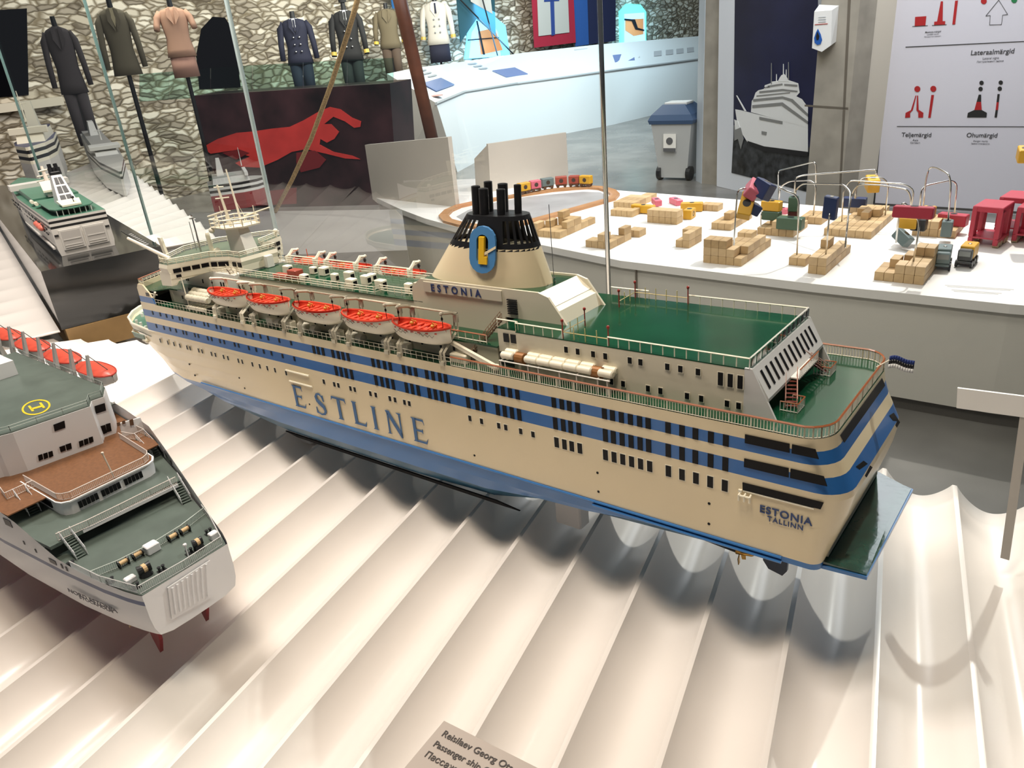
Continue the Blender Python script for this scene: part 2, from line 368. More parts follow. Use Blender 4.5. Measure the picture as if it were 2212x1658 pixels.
# forward side bulwark, with the upper blue block
for yy, s in ((0, 1), (B, -1)):
    b = MB(); q = (0, s, 0)
    b.slab([(-133.9, yy, 0), (-128, yy, 0), (-128.2, yy, .14), (-133.8, yy, .14)], q, .3)
    b.slab([(-133.7, yy, .14), (-128.0, yy, .14), (-128.7, yy, 1.38), (-133.6, yy, 1.38)], q, .3, 1)
    b.slab([(-133.6, yy, 1.38), (-128.7, yy, 1.38), (-129.3, yy, 2.2), (-131.2, yy, 3.8), (-133.0, yy, 3.8), (-133.6, yy, 3.0)], q, .3)
    b.build('forward_bulwark', [CREAM, BLUE], ship)
b = MB(); b.slab([(-133.6, .2, 0), (-136.8, 8, 0), (-137.2, CY, 0), (-137.2, CY, 3.8), (-136.6, 8, 3.8), (-133.2, .2, 3.8)], (1, 0, 0), .35)
b.slab([(-133.6, B-.2, 0), (-133.2, B-.2, 3.8), (-136.6, B-8, 3.8), (-137.2, CY, 3.8), (-137.2, CY, 0), (-136.8, B-8, 0)], (1, 0, 0), .35)
b.build('front_bulwark', CREAM, ship)
MB().rail([(-131, .3, 3.8), (-133, .4, 3.8), (-136.4, 8, 3.8), (-137, CY, 3.8), (-136.4, B-8, 3.8), (-133, B-.4, 3.8)], .9, 1.2, (.4, .7, 1), .07, .12, top=1).build('front_rail', [TRIMW, BROWN], ship)
MB().prism([(-136.6, 8), (-133, .4), (-118, .4), (-118, B-.4), (-133, B-.4), (-136.6, B-8)], 2.6, 2.75).build('front_deck', GREEN, ship) if False else None
# ---- windows painted/let into the port side
WIN = []                      # (area, slab args)
def win(xs, z, w, h, y=0, sk=0): WIN.append((w*h, [(-xs-w/2-sk, y, z+h/2), (-xs+w/2-sk, y, z+h/2), (-xs+w/2+sk, y, z-h/2), (-xs-w/2+sk, y, z-h/2)], (0, -1, 0)))
rA = [130,127.1,124.8,122.6,120,118.9,115.9,114.7,111.5,110.2,107.5,106.1,102.8,101.6,98.5,96.3,94.1,91.9,88.8,85.6]
for x in rA: win(x, -1.82, .42, .78); win(x, -4.6, .42, .78)
for x in rA[:-1]: win(x, -7.7, .42, .82)
for x in (79.8,78.7,77.5,75.1,73.8,72.7,71.5,65.9,64.7,63.4,62.2,59.4,58.2,57,54.8,53.6,52.3,51.2): win(x, -2.1, .62, 1.36)
for x in (75.1,73.9,72.7,71.4,65.9,64.6,63.4,62.2,59.4,58.2,57,54.8,53.6,52.4,51.2): win(x, -4.98, .62, 1.66)
for x in (47.5,45.9,44.8,42.3,41.1,39.9,38.7,33,31.8,30.7,29.5,25.7,24.6,23.4,22.2,21,19.9,17.4,15.7,14.1,12.3,10.6): win(x, -2.1, .66, 1.36); win(x, -4.98, .66, 1.66)
for x in (78.8,76.2,75.2,72.3,71.3,67.7,66.5,63.4,62.3,60.3,59.3): win(x, -7.5, .52, .78)
for x in (47.5,45.4,42.4,41.2,38.7,36.7): win(x, -7.38, .52, .8)
for x in (33,31.8,30.7,29.5,25.8,24.6,23.4,22.2,21,19.8,17.4,15.7,14,12.3,10.6): win(x, -7.66, .68, 1.4)
for x in (32.4,30.7,28.5,26.8,23.5,22.1,18.7,17.1,15): win(x, 4.16, .52, .75, 2.55)
for x in (26.1,24.5,21.2,19.6,16.3,14.6,11.6,10.3): win(x, 1.02, .5, .72, 2.55)
for x in (12.4,11.3,10.2): win(x, 3.8, .58, 1.5, 2.55)
for x in np.arange(48, 124, 3.1): win(float(x)+(.6 if int(x)%2 else 0), 1.35, .42, .7, 2.95)
WIN.sort(key=lambda w: -w[0]); rest = MB(); frame = MB()
for k, (a, pts, nr) in enumerate(WIN):
    wo = MB().slab(pts, nr, .07).build('window', GLASSK, ship) if k < 100 else rest.slab(pts, nr, .07)
    zc = (pts[0][2]+pts[2][2])/2; yc = pts[0][1]
    if zc < -7 or yc > 2:
        c = Vector(((pts[0][0]+pts[1][0])/2, yc, zc)); P = [c+(Vector(p)-c)+Vector(((.1 if p[0] > c.x else -.1), 0, (.1 if p[2] > zc else -.1))) for p in pts]
        if k < 100: MB().slab(P, nr, .035).build('window_surround', TRIMW, wo)
        else: frame.slab(P, nr, .035)
o = rest.build('window', GLASSK, ship); o['kind'] = 'stuff'
frame.build('window_surround', TRIMW, ship)['kind'] = 'stuff'
for pts in ([(-8.5,-.85),(-3.85,-.85),(-3.8,-1.85),(-8.5,-1.85)], [(-3.6,-.85),(-1.3,-.85),(-.9,-1.85),(-3.6,-1.85)], [(-8.5,-3.72),(-3.8,-3.65),(-3.75,-4.72),(-8.5,-4.72)], [(-3.6,-3.65),(-.3,-3.65),(.1,-4.68),(-3.6,-4.72)], [(-8.6,-6.68),(-.1,-6.65),(-.35,-7.5),(-8.55,-7.58)]):
    MB().slab([(x, -.02, z) for x, z in pts], (0, -1, 0), .1).build('mooring_slot', GLASSK, ship)
MB().box(-9, -8.6, -.25, 0, -7.9, -7.6).box(-8.5, -1, -.14, 0, -7.75, -7.6).build('slot_sill', TRIMW, ship)
b = MB()
for x in (-8.8, -8.2, -7.6): b.tube([(x, -.1, -7.95), (x, -.55, -8.05), (x, -.5, -8.75)], .12, 6)
b.tube([(-8.9, -.5, -8.1), (-7.5, -.5, -8.1)], .12, 6); b.build('fender_bracket', TRIMW, ship)
def stx(z): return -xst(z)
for pts in ([(3.2,-.45),(4.4,-1.85),(21.0,-1.85),(19.8,-.4)], [(4.9,-4.48),(7.2,-4.87),(9.0,-6.4),(6.7,-6.5)], [(18.8,-4.5),(20.4,-4.8),(21.3,-6.3),(19.9,-6.4)]):
    MB().slab([(stx(z)+.03, y, z) for y, z in pts], (1, 0, 0), .03).build('stern_window', GLASSK, ship)
for a, z in ((27.1,-10.5),(27.1,-13.2),(12.4,-10.5),(12.4,-13.2),(47.5,-13.2),(121,-11.4),(120,-13.6),(104,-11.3),(103,-13.2),(84,-12.6)):
    MB().cyl((-a, -.04, z), (-a, .2, z), .17, .17, 10).build('drain_hole', GLASSK, ship)
for x0, x1, z in ((88.6, 82.4, -7.1), (88.2, 82.1, -9.0)): MB().tube([(-x0, -.12, z), (-x1, -.12, z)], .16, 6).build('gangway_ledge', TRIMW, ship)
# ---- lettering on the side
def serif(parent):
    H = 3.95; y = -.1
    def P(n, polys):
        b = MB()
        for q in polys: b.slab([(p[0], y, p[1]) for p in q], (0, -1, 0), .06)
        b.build('lettering', LETBLUE, parent)
    def E(x, w=2.7, h=H, zb=-13.6):
        t = zb+h
        return [[(x, t), (x+1.15, t), (x+.85, t-.25), (x+.85, zb+.25), (x+1.15, zb), (x, zb), (x+.28, zb+.25), (x+.28, t-.25)],
                [(x+.8, t), (x+w*.92, t), (x+w*.98, t-.85), (x+w*.9, t-.32), (x+.8, t-.3)], [(x+.8, zb+h*.5+.14), (x+w*.75, zb+h*.5+.14), (x+w*.82, zb+h*.5+.4), (x+w*.82, zb+h*.5-.4), (x+w*.75, zb+h*.5-.14), (x+.8, zb+h*.5-.14)],
                [(x+.8, zb), (x+w*1.02, zb), (x+w*1.14, zb+.95), (x+w*.98, zb+.32), (x+.8, zb+.3)]]
    P('E', E(-87.9)); P('E', E(-59.4))
    ser = lambda x, t, w, d: [(x-w, t), (x+w, t), (x+w*.55, t+d), (x-w*.55, t+d)]
    c = []; S = []      # S ribbon
    cp = [(-79.95,-11.2), (-80.1,-10.55), (-80.7,-10.05), (-81.4,-10.2), (-81.75,-10.75), (-81.5,-11.35), (-80.8,-11.8), (-80.0,-12.3), (-79.75,-13.0), (-80.1,-13.55), (-80.9,-13.8), (-81.7,-13.6), (-82.0,-12.9)]
    th = [.05,.12,.16,.2,.28,.34,.4,.36,.28,.2,.14,.1,.05]; L = []; R_ = []
    for i, (px, pz) in enumerate(cp):
        a = cp[max(0, i-1)]; d = cp[min(len(cp)-1, i+1)]; v = Vector((d[0]-a[0], d[1]-a[1])).normalized(); n = Vector((-v.y, v.x))*th[i]
        L.append((px+n.x, pz+n.y)); R_.append((px-n.x, pz-n.y))
    P('S', [[L[i], L[i+1], R_[i+1], R_[i]] for i in range(len(L)-1)]+[[(-80.1,-10.2),(-79.85,-10.2),(-79.75,-11.3),(-79.95,-11.3)], [(-82.1,-13.7),(-81.85,-13.7),(-81.9,-12.6),(-82.1,-12.6)]])
    P('T', [[(-77.6,-9.75),(-74.3,-9.75),(-74.2,-10.55),(-74.5,-10.1),(-77.4,-10.1),(-77.75,-10.5)], [(-76.3,-10),(-75.65,-10),(-75.65,-13.4),(-75.3,-13.65),(-76.65,-13.65),(-76.3,-13.4)]])
    P('L', [[(-72.7,-9.7),(-71.5,-9.7),(-71.8,-9.95),(-71.8,-13.4),(-72.45,-13.4),(-72.45,-9.95)], [(-72.7,-13.65),(-69.9,-13.65),(-69.7,-12.7),(-70.1,-13.3),(-71.9,-13.3),(-72.4,-13.35)]])
    P('I', [[(-68.2,-9.65),(-67.0,-9.65),(-67.3,-9.9),(-67.3,-13.35),(-67.0,-13.6),(-68.2,-13.6),(-67.92,-13.35),(-67.92,-9.9)]])
    P('N', [[(-64.9,-9.65),(-64.1,-9.65),(-61.75,-13.0),(-61.75,-13.8),(-62.0,-13.8),(-64.6,-10.2)], [(-64.6,-9.9),(-64.35,-9.9),(-64.35,-13.4),(-64.1,-13.6),(-65.0,-13.6),(-64.7,-13.4)], [(-62.6,-9.65),(-61.5,-9.65),(-61.75,-9.9),(-61.75,-13.6),(-62.0,-13.5),(-62.05,-9.9)]])
serif(ship)
NAVY = mat('navy_letters', (.02, .05, .16), .4)
txt('ESTONIA', 1.25, NAVY, ship, (-6.65, -.08, -9.75), (1, 0, 0), (0, 0, 1), space=1.12, bold=.02, ext=.03)
txt('TALLINN', .85, NAVY, ship, (-5.75, -.08, -10.6), (1, 0, 0), (0, 0, 1), space=1.15, bold=.01, ext=.03)
# ---- rails round the aft deck
rp = [(x, y) for x, y in outl_top(0)]; i0 = 0
k = rp.index((-50, 0)); port = rp[:k+1]; sta = [(x, B-y) for x, y in port]
path = port[::-1]+sta[1:]; path = [(x*1.0-.15 if x > -3 else x, min(max(y, .15), B-.15), 0) for x, y in path]
MB().rail(path, 1.25, .34, (.06, .92), .05).build('deck_rail', TRIMW, ship)
b = MB().rail(path, 1.28, 2.4, (1,), .09, .13, top=1); b.build('rail_cap', [TRIMW, BROWN], ship)
MB().rail([(-x, .15, 0) for x in (128, 100, 74, 50)], 1.1, 1.1, (.5, 1), .035).build('promenade_rail', TRIMW, ship)
# ---- promenade house (lower wall) and the side deck above it
wall = lambda xs0, xs1, y, z0, z1, m, n: MB().box(-xs1, -xs0, y, B-y, z0, z1).build(n, m, ship)
OLIVE = HOUSE
wall(43.8, 127, 3.0, 0, 2.6, HOUSE, 'boat_deck_house')
MB().box(-126, -43.6, 2.7, B-2.7, 2.6, 2.85).build('boat_deck', GREEN, ship)
wall(62, 110, 7.3, 2.85, 5.75, OLIVE, 'upper_house')
MB().box(-110, -61, 7.2, B-7.2, 5.75, 5.9).build('sun_deck', GREEN, ship)
MB().rail([(-108, 7.3, 5.9), (-71.5, 7.3, 5.9), (-71.5, 8.6, 5.9), (-62, 8.6, 5.9)], 1.2, 1.7, (.33, .66, 1), .07).rail([(-110, B-7.4, 5.9), (-62, B-7.4, 5.9)], 1.2, 1.7, (.33, .66, 1), .07).build('sun_deck_rail', TRIMW, ship)
MB().rail([(-110, B-.6, 2.85), (-64, B-.6, 2.85)], 1.2, 1.6, (.33, .66, 1), .07).build('starboard_rail', TRIMW, ship)
MB().rail([(-56, 3.0, 2.85), (-48, 3.0, 2.85), (-45.6, 3.0, 2.85)], 1.2, 1.3, (.2, 1), .07, .12, top=1).build('boat_deck_rail', [TRIMW, BROWN], ship)
# ventilators and lockers on the sun deck
for x, y, w, d, h in ((-99, 11.6, 1.6, 1.3, 1.5), (-91.3, 9.2, 1.5, 1.2, 1.1), (-93.5, 13, 1.3, 1, 1.3), (-90.5, 13, 1.6, 1.4, 1.5), (-84.5, 10.4, 1.3, 1, 1.5), (-82.4, 11.8, 1.6, 1.3, 1.7), (-78.7, 9.0, 1.8, 1.3, 1.5), (-78.4, 13.2, 1.5, 1.1, 1.3), (-77.6, 11.2, 1.6, 1.2, 1.6), (-73.0, 10.2, 1.8, 1.3, 1.5), (-66.2, 9.7, 1.2, 1, 1.7)):
    v = MB().rbox(x-w/2, x+w/2, y-d/2, y+d/2, 5.9, 5.9+h, .12).build('ventilator', TRIMW, ship)
    MB().box(x+w/2-.02, x+w/2+.05, y-d*.3, y+d*.3, 6.1+h*.15, 5.9+h*.75).build('louvre', GLASSK, v)
for x, y, w, d, h in ((-97.2, 9.0, 4, 1.6, .7), (-94.2, 9.6, 2.4, 1.8, 1.6)): MB().rbox(x-w/2, x+w/2, y-d/2, y+d/2, 5.9, 5.9+h, .1).build('red_locker', mat('brick_red', (.35, .06, .035), .4), ship)
for x in (-98, -80, -66, -62): MB().tube([(x, 6.8, 2.85), (x, 6.8, 5.0), (x, 6.0, 5.2)], .07, 5).cb((x, 5.9, 5.25), (.9, .5, .18)).build('deck_lamp', TRIMW, ship)
# ---- funnel casing
def casing(s):
    yy = 7.2 if s > 0 else B-7.2
    return MB().slab([(-62.4, yy, 2.85), (-45.4, yy, 2.85), (-45.4, yy, 5.4), (-35.3, yy, 5.4), (-38, yy, 8.9), (-39.6, yy, 9.4), (-61, yy, 9.4), (-62.8, yy, 8.0), (-63, yy, 6.2)], (0, s, 0), .35)
casing(1).build('casing_side', HOUSE, ship); casing(-1).build('casing_side', HOUSE, ship)
MB().box(-62.6, -62.2, 7.3, B-7.3, 5.8, 8.6).build('casing_front', HOUSE, ship)
MB().box(-61.5, -39.8, 7.5, B-7.5, 8.7, 9.1).build('casing_deck', GREEN, ship)
b = MB().slab([(-39.6, 7.5, 9.3), (-37.4, 7.5, 7.6), (-37.4, B-7.5, 7.6), (-39.6, B-7.5, 9.3)], (-.6, 0, -1), .01)
b.loft([[(-39.9, y, 5.4), (-35.9, y, 5.4), (-36.6, y, 7.1), (-39.6, y, 8.7)] for y in (7.56, B-7.56)]); b.build('casing_slope', TRIMW, ship)
MB().box(-39.95, -39.6, 7.5, B-7.5, 8.0, 9.0).build('casing_recess', BLACK, ship)
MB().box(-60.2, -45.6, 6.98, 7.2, 7.6, 9.1).build('name_board', mat('name_board_paint', (.62, .57, .45), .4), ship)
txt('ESTONIA', 1.5, NAVY, ship, (-58.7, 6.93, 7.85), (1, 0, -.0), (0, 0, 1), space=1.75, bold=.02, ext=.03)
b = MB(); 
for k in range(7): b.box(-44.7, -43.1, 6.9, 7.15, 6.0+k*.32, 6.16+k*.32)
b.build('vent_grille', BLACK, ship)
# funnel: cream cone, slatted black top
FX, FYc = -51.6, CY
def fring(z, n=36):
    t = (z-9)/(18.6-9); cx = -51.6+t*2.6; rx = 10.6-t*5.6; ry = 4.1-t*1.7
    return [(cx+rx*math.copysign(abs(math.cos(a))**.85, math.cos(a)), FYc+ry*math.copysign(abs(math.sin(a))**.85, math.sin(a)), z) for a in [2*math.pi*i/n for i in range(n)]]
fn = MB().loft([fring(z) for z in (9.0, 11, 13, 14.2)]).build('funnel', CREAM, ship); smooth_by_angle(fn)
b = MB()
for i in range(96):
    if i % 3 == 0 or 69 <= i <= 77 or 20 <= i <= 27:
        a0, a1 = fring(14.2, 96), fring(18.1, 96); j = (i+1) % 96
        b.add([a0[i], a0[j], a1[j], a1[i]]+[(p[0]*.97+FX*.03+.0, p[1]*.97+FYc*.03, p[2]) for p in (a0[i], a0[j], a1[j], a1[i])], [(0,1,2,3), (7,6,5,4), (0,4,5,1), (1,5,6,2), (2,6,7,3), (3,7,4,0)])
b.build('funnel_grille', BLACK, fn)
b = MB().loft([fring(13.9+.0), fring(14.9)], caps=False).loft([fring(17.9), fring(18.5)], caps=True); b.build('funnel_band', BLACK, fn)
b = MB().cyl((-50, FYc, 14), (-49.4, FYc, 18), 1.3, 1.2, 12); b.build('uptake', mat('dark_grey', (.03, .03, .03), .5), fn)
for x, y, h, r in ((-51.6, 11.0, 22.3, .62), (-50.2, 10.9, 22.0, .7), (-51.0, 13.0, 22.6, .6), (-48.6, 13.2, 22.3, .7), (-47.4, 11.2, 21.9, .6), (-45.6, 12.6, 22.3, .5)):
    e = MB().tube([(x-.25, y, 18.3), (x, y, h)], r, 14).build('exhaust_pipe', BLACK, fn); smooth_by_angle(e)
    MB().cyl((x, y, h+.01), (x, y, h+.03), r*.75, r*.75, 12).build('pipe_mouth', mat('mouth_black', (.003, .003, .003), .9), e)  # near-black disc on the end of each exhaust pipe
# emblem: blue rounded link with a yellow L
def ey(z): return FYc-(4.1-(z-9)/9.6*1.7)-.25
ex = -49.35; outer = [(a, 2.55) for a in ()]
def link(w, z0, z1, c): return [(-w*math.cos(a), z0+c-c*math.sin(a)) for a in [math.pi*i/8 for i in range(9)]]+[(w*math.cos(a), z1-c+c*math.sin(a)) for a in [math.pi*i/8 for i in range(9)]]
O_, I_ = link(2.3, 11.0, 17.3, 1.9), link(1.05, 12.1, 16.2, .9); b = MB()
for i in range(18):
    j = (i+1) % 18; q = [O_[i], O_[j], I_[j], I_[i]]
    b.slab([(ex+p[0], ey(p[1])-.3 if p[1] > 0 else 0, p[1]) for p in q], (0, 1, .17), .3)
em = b.build('emblem', mat('emblem_blue', (.07, .22, .45), .35), fn)
MB().slab([(ex+p[0], ey(p[1])-.5, p[1]) for p in [(-.5, 12.3), (1.0, 12.3), (1.0, 13.3), (.45, 13.3), (.45, 15.9), (-.5, 15.9)]], (0, 1, .17), .4).build('letter', YELLOW, em)
b = MB().slab([(ex+p[0], ey(p[1])-.42, p[1]) for p in [(.5, 13.5), (2.45, 14.5), (2.45, 14.85), (.5, 13.9)]], (0, 1, 0), .1); b.build('link_gap', CREAM, em)
MB().tube([(-40.6, 12.5, 9.1), (-40.6, 12.5, 10)], .25, 8).tube([(-40.6, 12.5, 10), (-42.1, 14.6, 19.4)], .05, 5).build('whip_aerial', STEEL, ship)
# ---- aft house
rf = [(-43.6, 3.1), (-40.2, 3.1), (-40.2, 2.6), (-9.2, 2.6), (-9.2, B-2.6), (-43.6, B-2.6)]
b = MB(); V = [(-43.6, 3.1), (-40.2, 3.1), (-40.2, 2.6)]
b.prism([(-43.6, 3.1), (-40.2, 3.1), (-40.2, 2.62), (-9.6, 2.62), (-9.6, B-2.62), (-43.6, B-2.62)], 0, 5.3); b.build('aft_house', HOUSE, ship)
for y, s in ((2.6, 1), (B-2.6, -1)):
    MB().slab([(-9.8, y, 0), (-6.2, y, 0), (-9.0, y, 5.45), (-9.8, y, 5.45)], (0, s, 0), .3).build('side_wing', GREYP, ship)
MB().prism([(x, y) for x, y in rf], 5.3, 5.42).build('house_roof_deck', GREEN, ship)
RZ = 5.42
MB().rail([(-43.6, 3.2, RZ), (-40.2, 3.2, RZ), (-40.2, 2.7, RZ), (-33, 2.7, RZ)], 1.15, 1.5, (1,), .07, .1).build('roof_rail', TRIMW, ship)
MB().rail([(-26.5, 2.7, RZ), (-9.3, 2.7, RZ)], 1.15, 1.45, (1,), .07, .1).build('roof_rail', TRIMW, ship)
MB().rail([(-37, B-2.7, RZ), (-31, B-2.7, RZ)], 1.15, 1.5, (1,), .07, .1).build('roof_rail', TRIMW, ship)
MB().rail([(-25, B-2.7, RZ), (-9.3, B-2.7, RZ)], 1.15, 1.5, (1,), .07, .1).build('roof_rail', TRIMW, ship)
b = MB().rail([(-9.3, 2.7, RZ), (-9.3, B-2.7, RZ)], 1.2, 1.55, (1,), .08, .11); 
b.build('aft_screen_rail', WHITE, ship)
b = MB(); 
for i in range(12): 
    y0 = 2.9+i*1.58; b.slab([(-9.25, y0, RZ+.1), (-9.25, y0+1.3, RZ+.1), (-9.2, y0+1.3, RZ+1.05), (-9.2, y0, RZ+1.05)], (1, 0, 0), .05)
b.build('wind_screen', glassmat('screen_glass', (.75, .8, .82), 1.5), ship)
for pts in ([(-33, 8, 0), (-33, 2.9, 0), (-26.5, 2.9, 0)], [(-33, B-7.5, 0), (-33, B-3, 0), (-25, B-3, 0)]):
    g = [(x, y, RZ) for x, y, _ in pts]
    n = MB().rail(g, 1.7, 1.5, (.5,), .07).build('deck_net', mat('yellowed_posts', (.62, .54, .24), .5), ship)
    for x, y, z in g: MB().cyl((x, y, z), (x, y, z+2.2), .08).ell((x, y, z+2.3), .2, .2, .26).build('red_post', mat('dark_red', (.30, .03, .02), .4), n)
    MB().tube([(x, y, z+.85) for x, y, z in g], .06, 5).build('net_rope', mat('rust', (.35, .14, .04), .6), n)
# stern face of the house with tall windows
def sx(z): return -9.6+.0
b = MB(); b.slab([(-7.4, 2.9, 2.2), (-7.4, B-2.9, 2.2), (-9.2, B-2.9, 5.3), (-9.2, 2.9, 5.3)], (1, 0, .35), .2)
b.box(-9.7, -7.2, 2.9, B-2.9, 1.9, 2.25); b.build('lounge_front', GREYP, ship)
for i in range(12):
    y = 4.0+i*1.42; g = lambda t, yy: (-7.4-1.8*t+.22, yy, 2.2+3.1*t+.08)
    MB().slab([g(.22, y), g(.22, y+.42), g(.82, y+.42), g(.82, y)], (.86, 0, .5), .06).build('tall_window', GLASSK, ship)
ST = mat('maroon_stair', (.20, .05, .035), .5)
def stair(a, b_, w, n, parent, steps=8, m=ST, rm=None):
    A, Bv = Vector(a), Vector(b_); d = Bv-A; side = Vector((-d.y, d.x, 0)).normalized()*w/2; q = MB()
    for s in (-1, 1): q.slab([A+side*s, Bv+side*s, Bv+side*s+Vector((0,0,.25)), A+side*s+Vector((0,0,.25))], side, .1)
    for i in range(steps):
        p = A+d*((i+.5)/steps); h = Vector((d.x, d.y, 0)).normalized()*.18
        q.slab([p-side-h, p+side-h, p+side+h, p-side+h], (0, 0, 1), .07)
    o = q.build(n, m, parent); r = MB()
    for s in (-1, 1): r.rail([A+side*s, Bv+side*s], 1.1, .5, (.5, 1), .04)
    r.build('handrail', rm or TRIMW, o); return o
stair((-5.9, 6.3, .1), (-7.3, 10.2, 2.2), 1.2, 'aft_stair', ship, 8, ST, mat('pinkish_rail', (.55, .32, .25), .5))
stair((-5.9, B-6.3, .1), (-7.3, B-8.6, 2.2), 1.2, 'aft_stair', ship, 8, ST, mat('pinkish_rail', (.55, .32, .25), .5))
MB().box(-7.4, -6.2, 9.6, B-8.2, 2.1, 2.25).rail([(-6.2, 9.6, 2.2), (-6.2, B-8.2, 2.2)], 1.1, .45, (1,), .05, .09, top=1).build('stair_gallery', [WHITE, BROWN], ship)
for y in (5.4, B-7.4): MB().rail([(-6.8, y, 0), (-4.9, y, 0), (-4.9, y+2.2, 0), (-6.2, y+2.2, 0)], 1.1, .4, (.1, 1), .05, .09, top=1).build('stair_enclosure', [WHITE, BROWN], ship)
fl_ = MB().tube([(-.5, 19.2, 1.1), (1.4, 19.6, 2.6)], .07, 6).build('flagstaff', TRIMW, ship)
def flagm():
    b = MB(); N = 10
    for k in range(3):
        for i in range(N):
            p = lambda u, v: (.9+u*2.4, 18.6+u*1.2-v*.2, 2.9-v*.85-u*u*.7+.12*math.sin(u*7))
            b.add([p(i/N, k*.55), p((i+1)/N, k*.55), p((i+1)/N, (k+1)*.55), p(i/N, (k+1)*.55)], [(0, 1, 2, 3)], k)
    o = b.build('flag', [mat('flag_blue', (.01, .03, .16), .7), BLACK, mat('flag_white', (.7, .7, .68), .7)], fl_, True)
    md = o.modifiers.new('t', 'SOLIDIFY'); md.thickness = .05*U
flagm()
# ramp, rudders, propellers
b = MB(); b.slab([(-.2, 1.2, -14.9), (4.3, 1.4, -15.1), (4.4, 21.2, -15.1), (3.4, 21.7, -15.1), (-.1, 23.4, -14.9)], (0, 0, 1), .3)
b.build('stern_ramp', mat('ramp_green', (.012, .055, .04), .12, noise=.3, nscale=60, bump=.06, bscale=140, coat=.5), ship)
b = MB(); b.slab([(-.2, 1.0, -15.4), (4.4, 1.2, -15.3), (4.6, 21.4, -15.3), (-.1, 23.5, -15.4)], (0, 0, 1), .38); b.build('ramp_edge', BOOT, ship)
MB().box(.05, .25, 2, B-2, -14.4, -7.6).build('stern_door', mat('door_cream', (.6, .54, .42), .4), ship)
for y in (6.6, B-6.6):
    MB().slab([(-8.3, y, -15.3), (-5.2, y, -15.3), (-5.4, y, -21.4), (-5.9, y, -22.2), (-7.6, y, -21.8), (-8.3, y, -20.8)], (0, 1, 0), .5).build('rudder', mat('dark_navy', (.008, .02, .045), .35), ship)
    pr = MB().cyl((-11.6, y, -20.6), (-10.0, y, -20.5), .45, .32, 10).ell((-9.9, y, -20.5), .5, .3, .3).build('propeller', BRASS, ship, True)
    for k in range(4):
        a = k*math.pi/2+.5; c, s_ = math.cos(a), math.sin(a)
        MB().slab([(-11.2, y+c*.3, -20.6+s_*.3), (-10.9, y+c*1.2-s_*.4, -20.6+s_*1.2+c*.4), (-10.8, y+c*1.75, -20.6+s_*1.75), (-11.0, y+c*1.2+s_*.35, -20.6+s_*1.2-c*.35)], (1, 0, 0), .1).build('blade', BRASS, pr)
    MB().cyl((-30, y, -18.9), (-11.4, y, -20.6), .3, .3, 8).build('shaft', BLACK, ship)
for x, y in ((-37, 8), (-37, 16), (-100, 9), (-100, 15)):
    MB().rbox(x-2.2, x+2.2, y-1.2, y+1.2, -24.5+(-x)*-.028, -21.4, .2).build('support_block', mat('clear_support', (.45, .45, .45), .3), ship)
# ---- liferaft canisters on racks
def can(x, y, z, L=2.0, r=.48):
    o = MB().tube([(x-L/2, y, z), (x-L/2+.15, y, z), (x+L/2-.15, y, z), (x+L/2, y, z)], [r*.7, r, r, r*.7], 12).build('liferaft_canister', TRIMW, ship); smooth_by_angle(o)
for i in range(8):
    x = -40.6+i*2.02
    if i in (1,): pass
for x, y in [(-40.7, 1.2), (-36.9, 1.2), (-34.9, 1.2), (-32.9, 1.2), (-30.9, 1.2), (-28.9, 1.2), (-26.0, 1.2), (-40.9, 2.4), (-37.3, 2.4), (-35.3, 2.4), (-33.3, 2.4), (-31.3, 2.4), (-29.2, 2.4), (-26.2, 2.4)]: can(x, y, 2.55)
for x in (-38.9, -27.4): MB().cyl((x-.7, 1.7, 2.3), (x+.6, 1.7, 2.3), .75, .75, 14).build('hose_drum', mat('copper_brown', (.30, .13, .04), .35, metal=.3), ship)
b = MB(); b.tube([(-41.8, .7, 1.9), (-25.2, .7, 1.9)], .1, 5).tube([(-41.8, 2.9, 1.9), (-25.2, 2.9, 1.9)], .1, 5)
for x in (-41.6, -40.9, -37.2, -35.6, -32.4, -29.9, -26.9, -25.6): b.tube([(x, .7, 0), (x, .7, 1.9), (x, 2.9, 1.9)], .1, 5)
b.build('canister_rack', WHITE, ship)
CANI = mat('canister_ivory', (.62, .58, .45), .5, noise=.12, nscale=120)
for k in range(3):
    P = [(-118.6+j*.34+k*.9, 3.4-k*1.25, 3.0-k*.22) for j in range(22)]
    o = MB().tube(P, [.62 if j % 3 else .52 for j in range(22)], 12).build('liferaft_canister', CANI, ship); smooth_by_angle(o)
b = MB()
for i in range(8): b.box(-116.5+i*.75, -116.1+i*.75, .5, 2.6, .95, 1.1)
b.box(-117, -110.5, .4, .6, .5, 1.0); 
for x in (-116.5, -114, -111): b.box(x, x+.25, .4, .7, 0, 1)
b.build('canister_rack', TRIMW, ship)
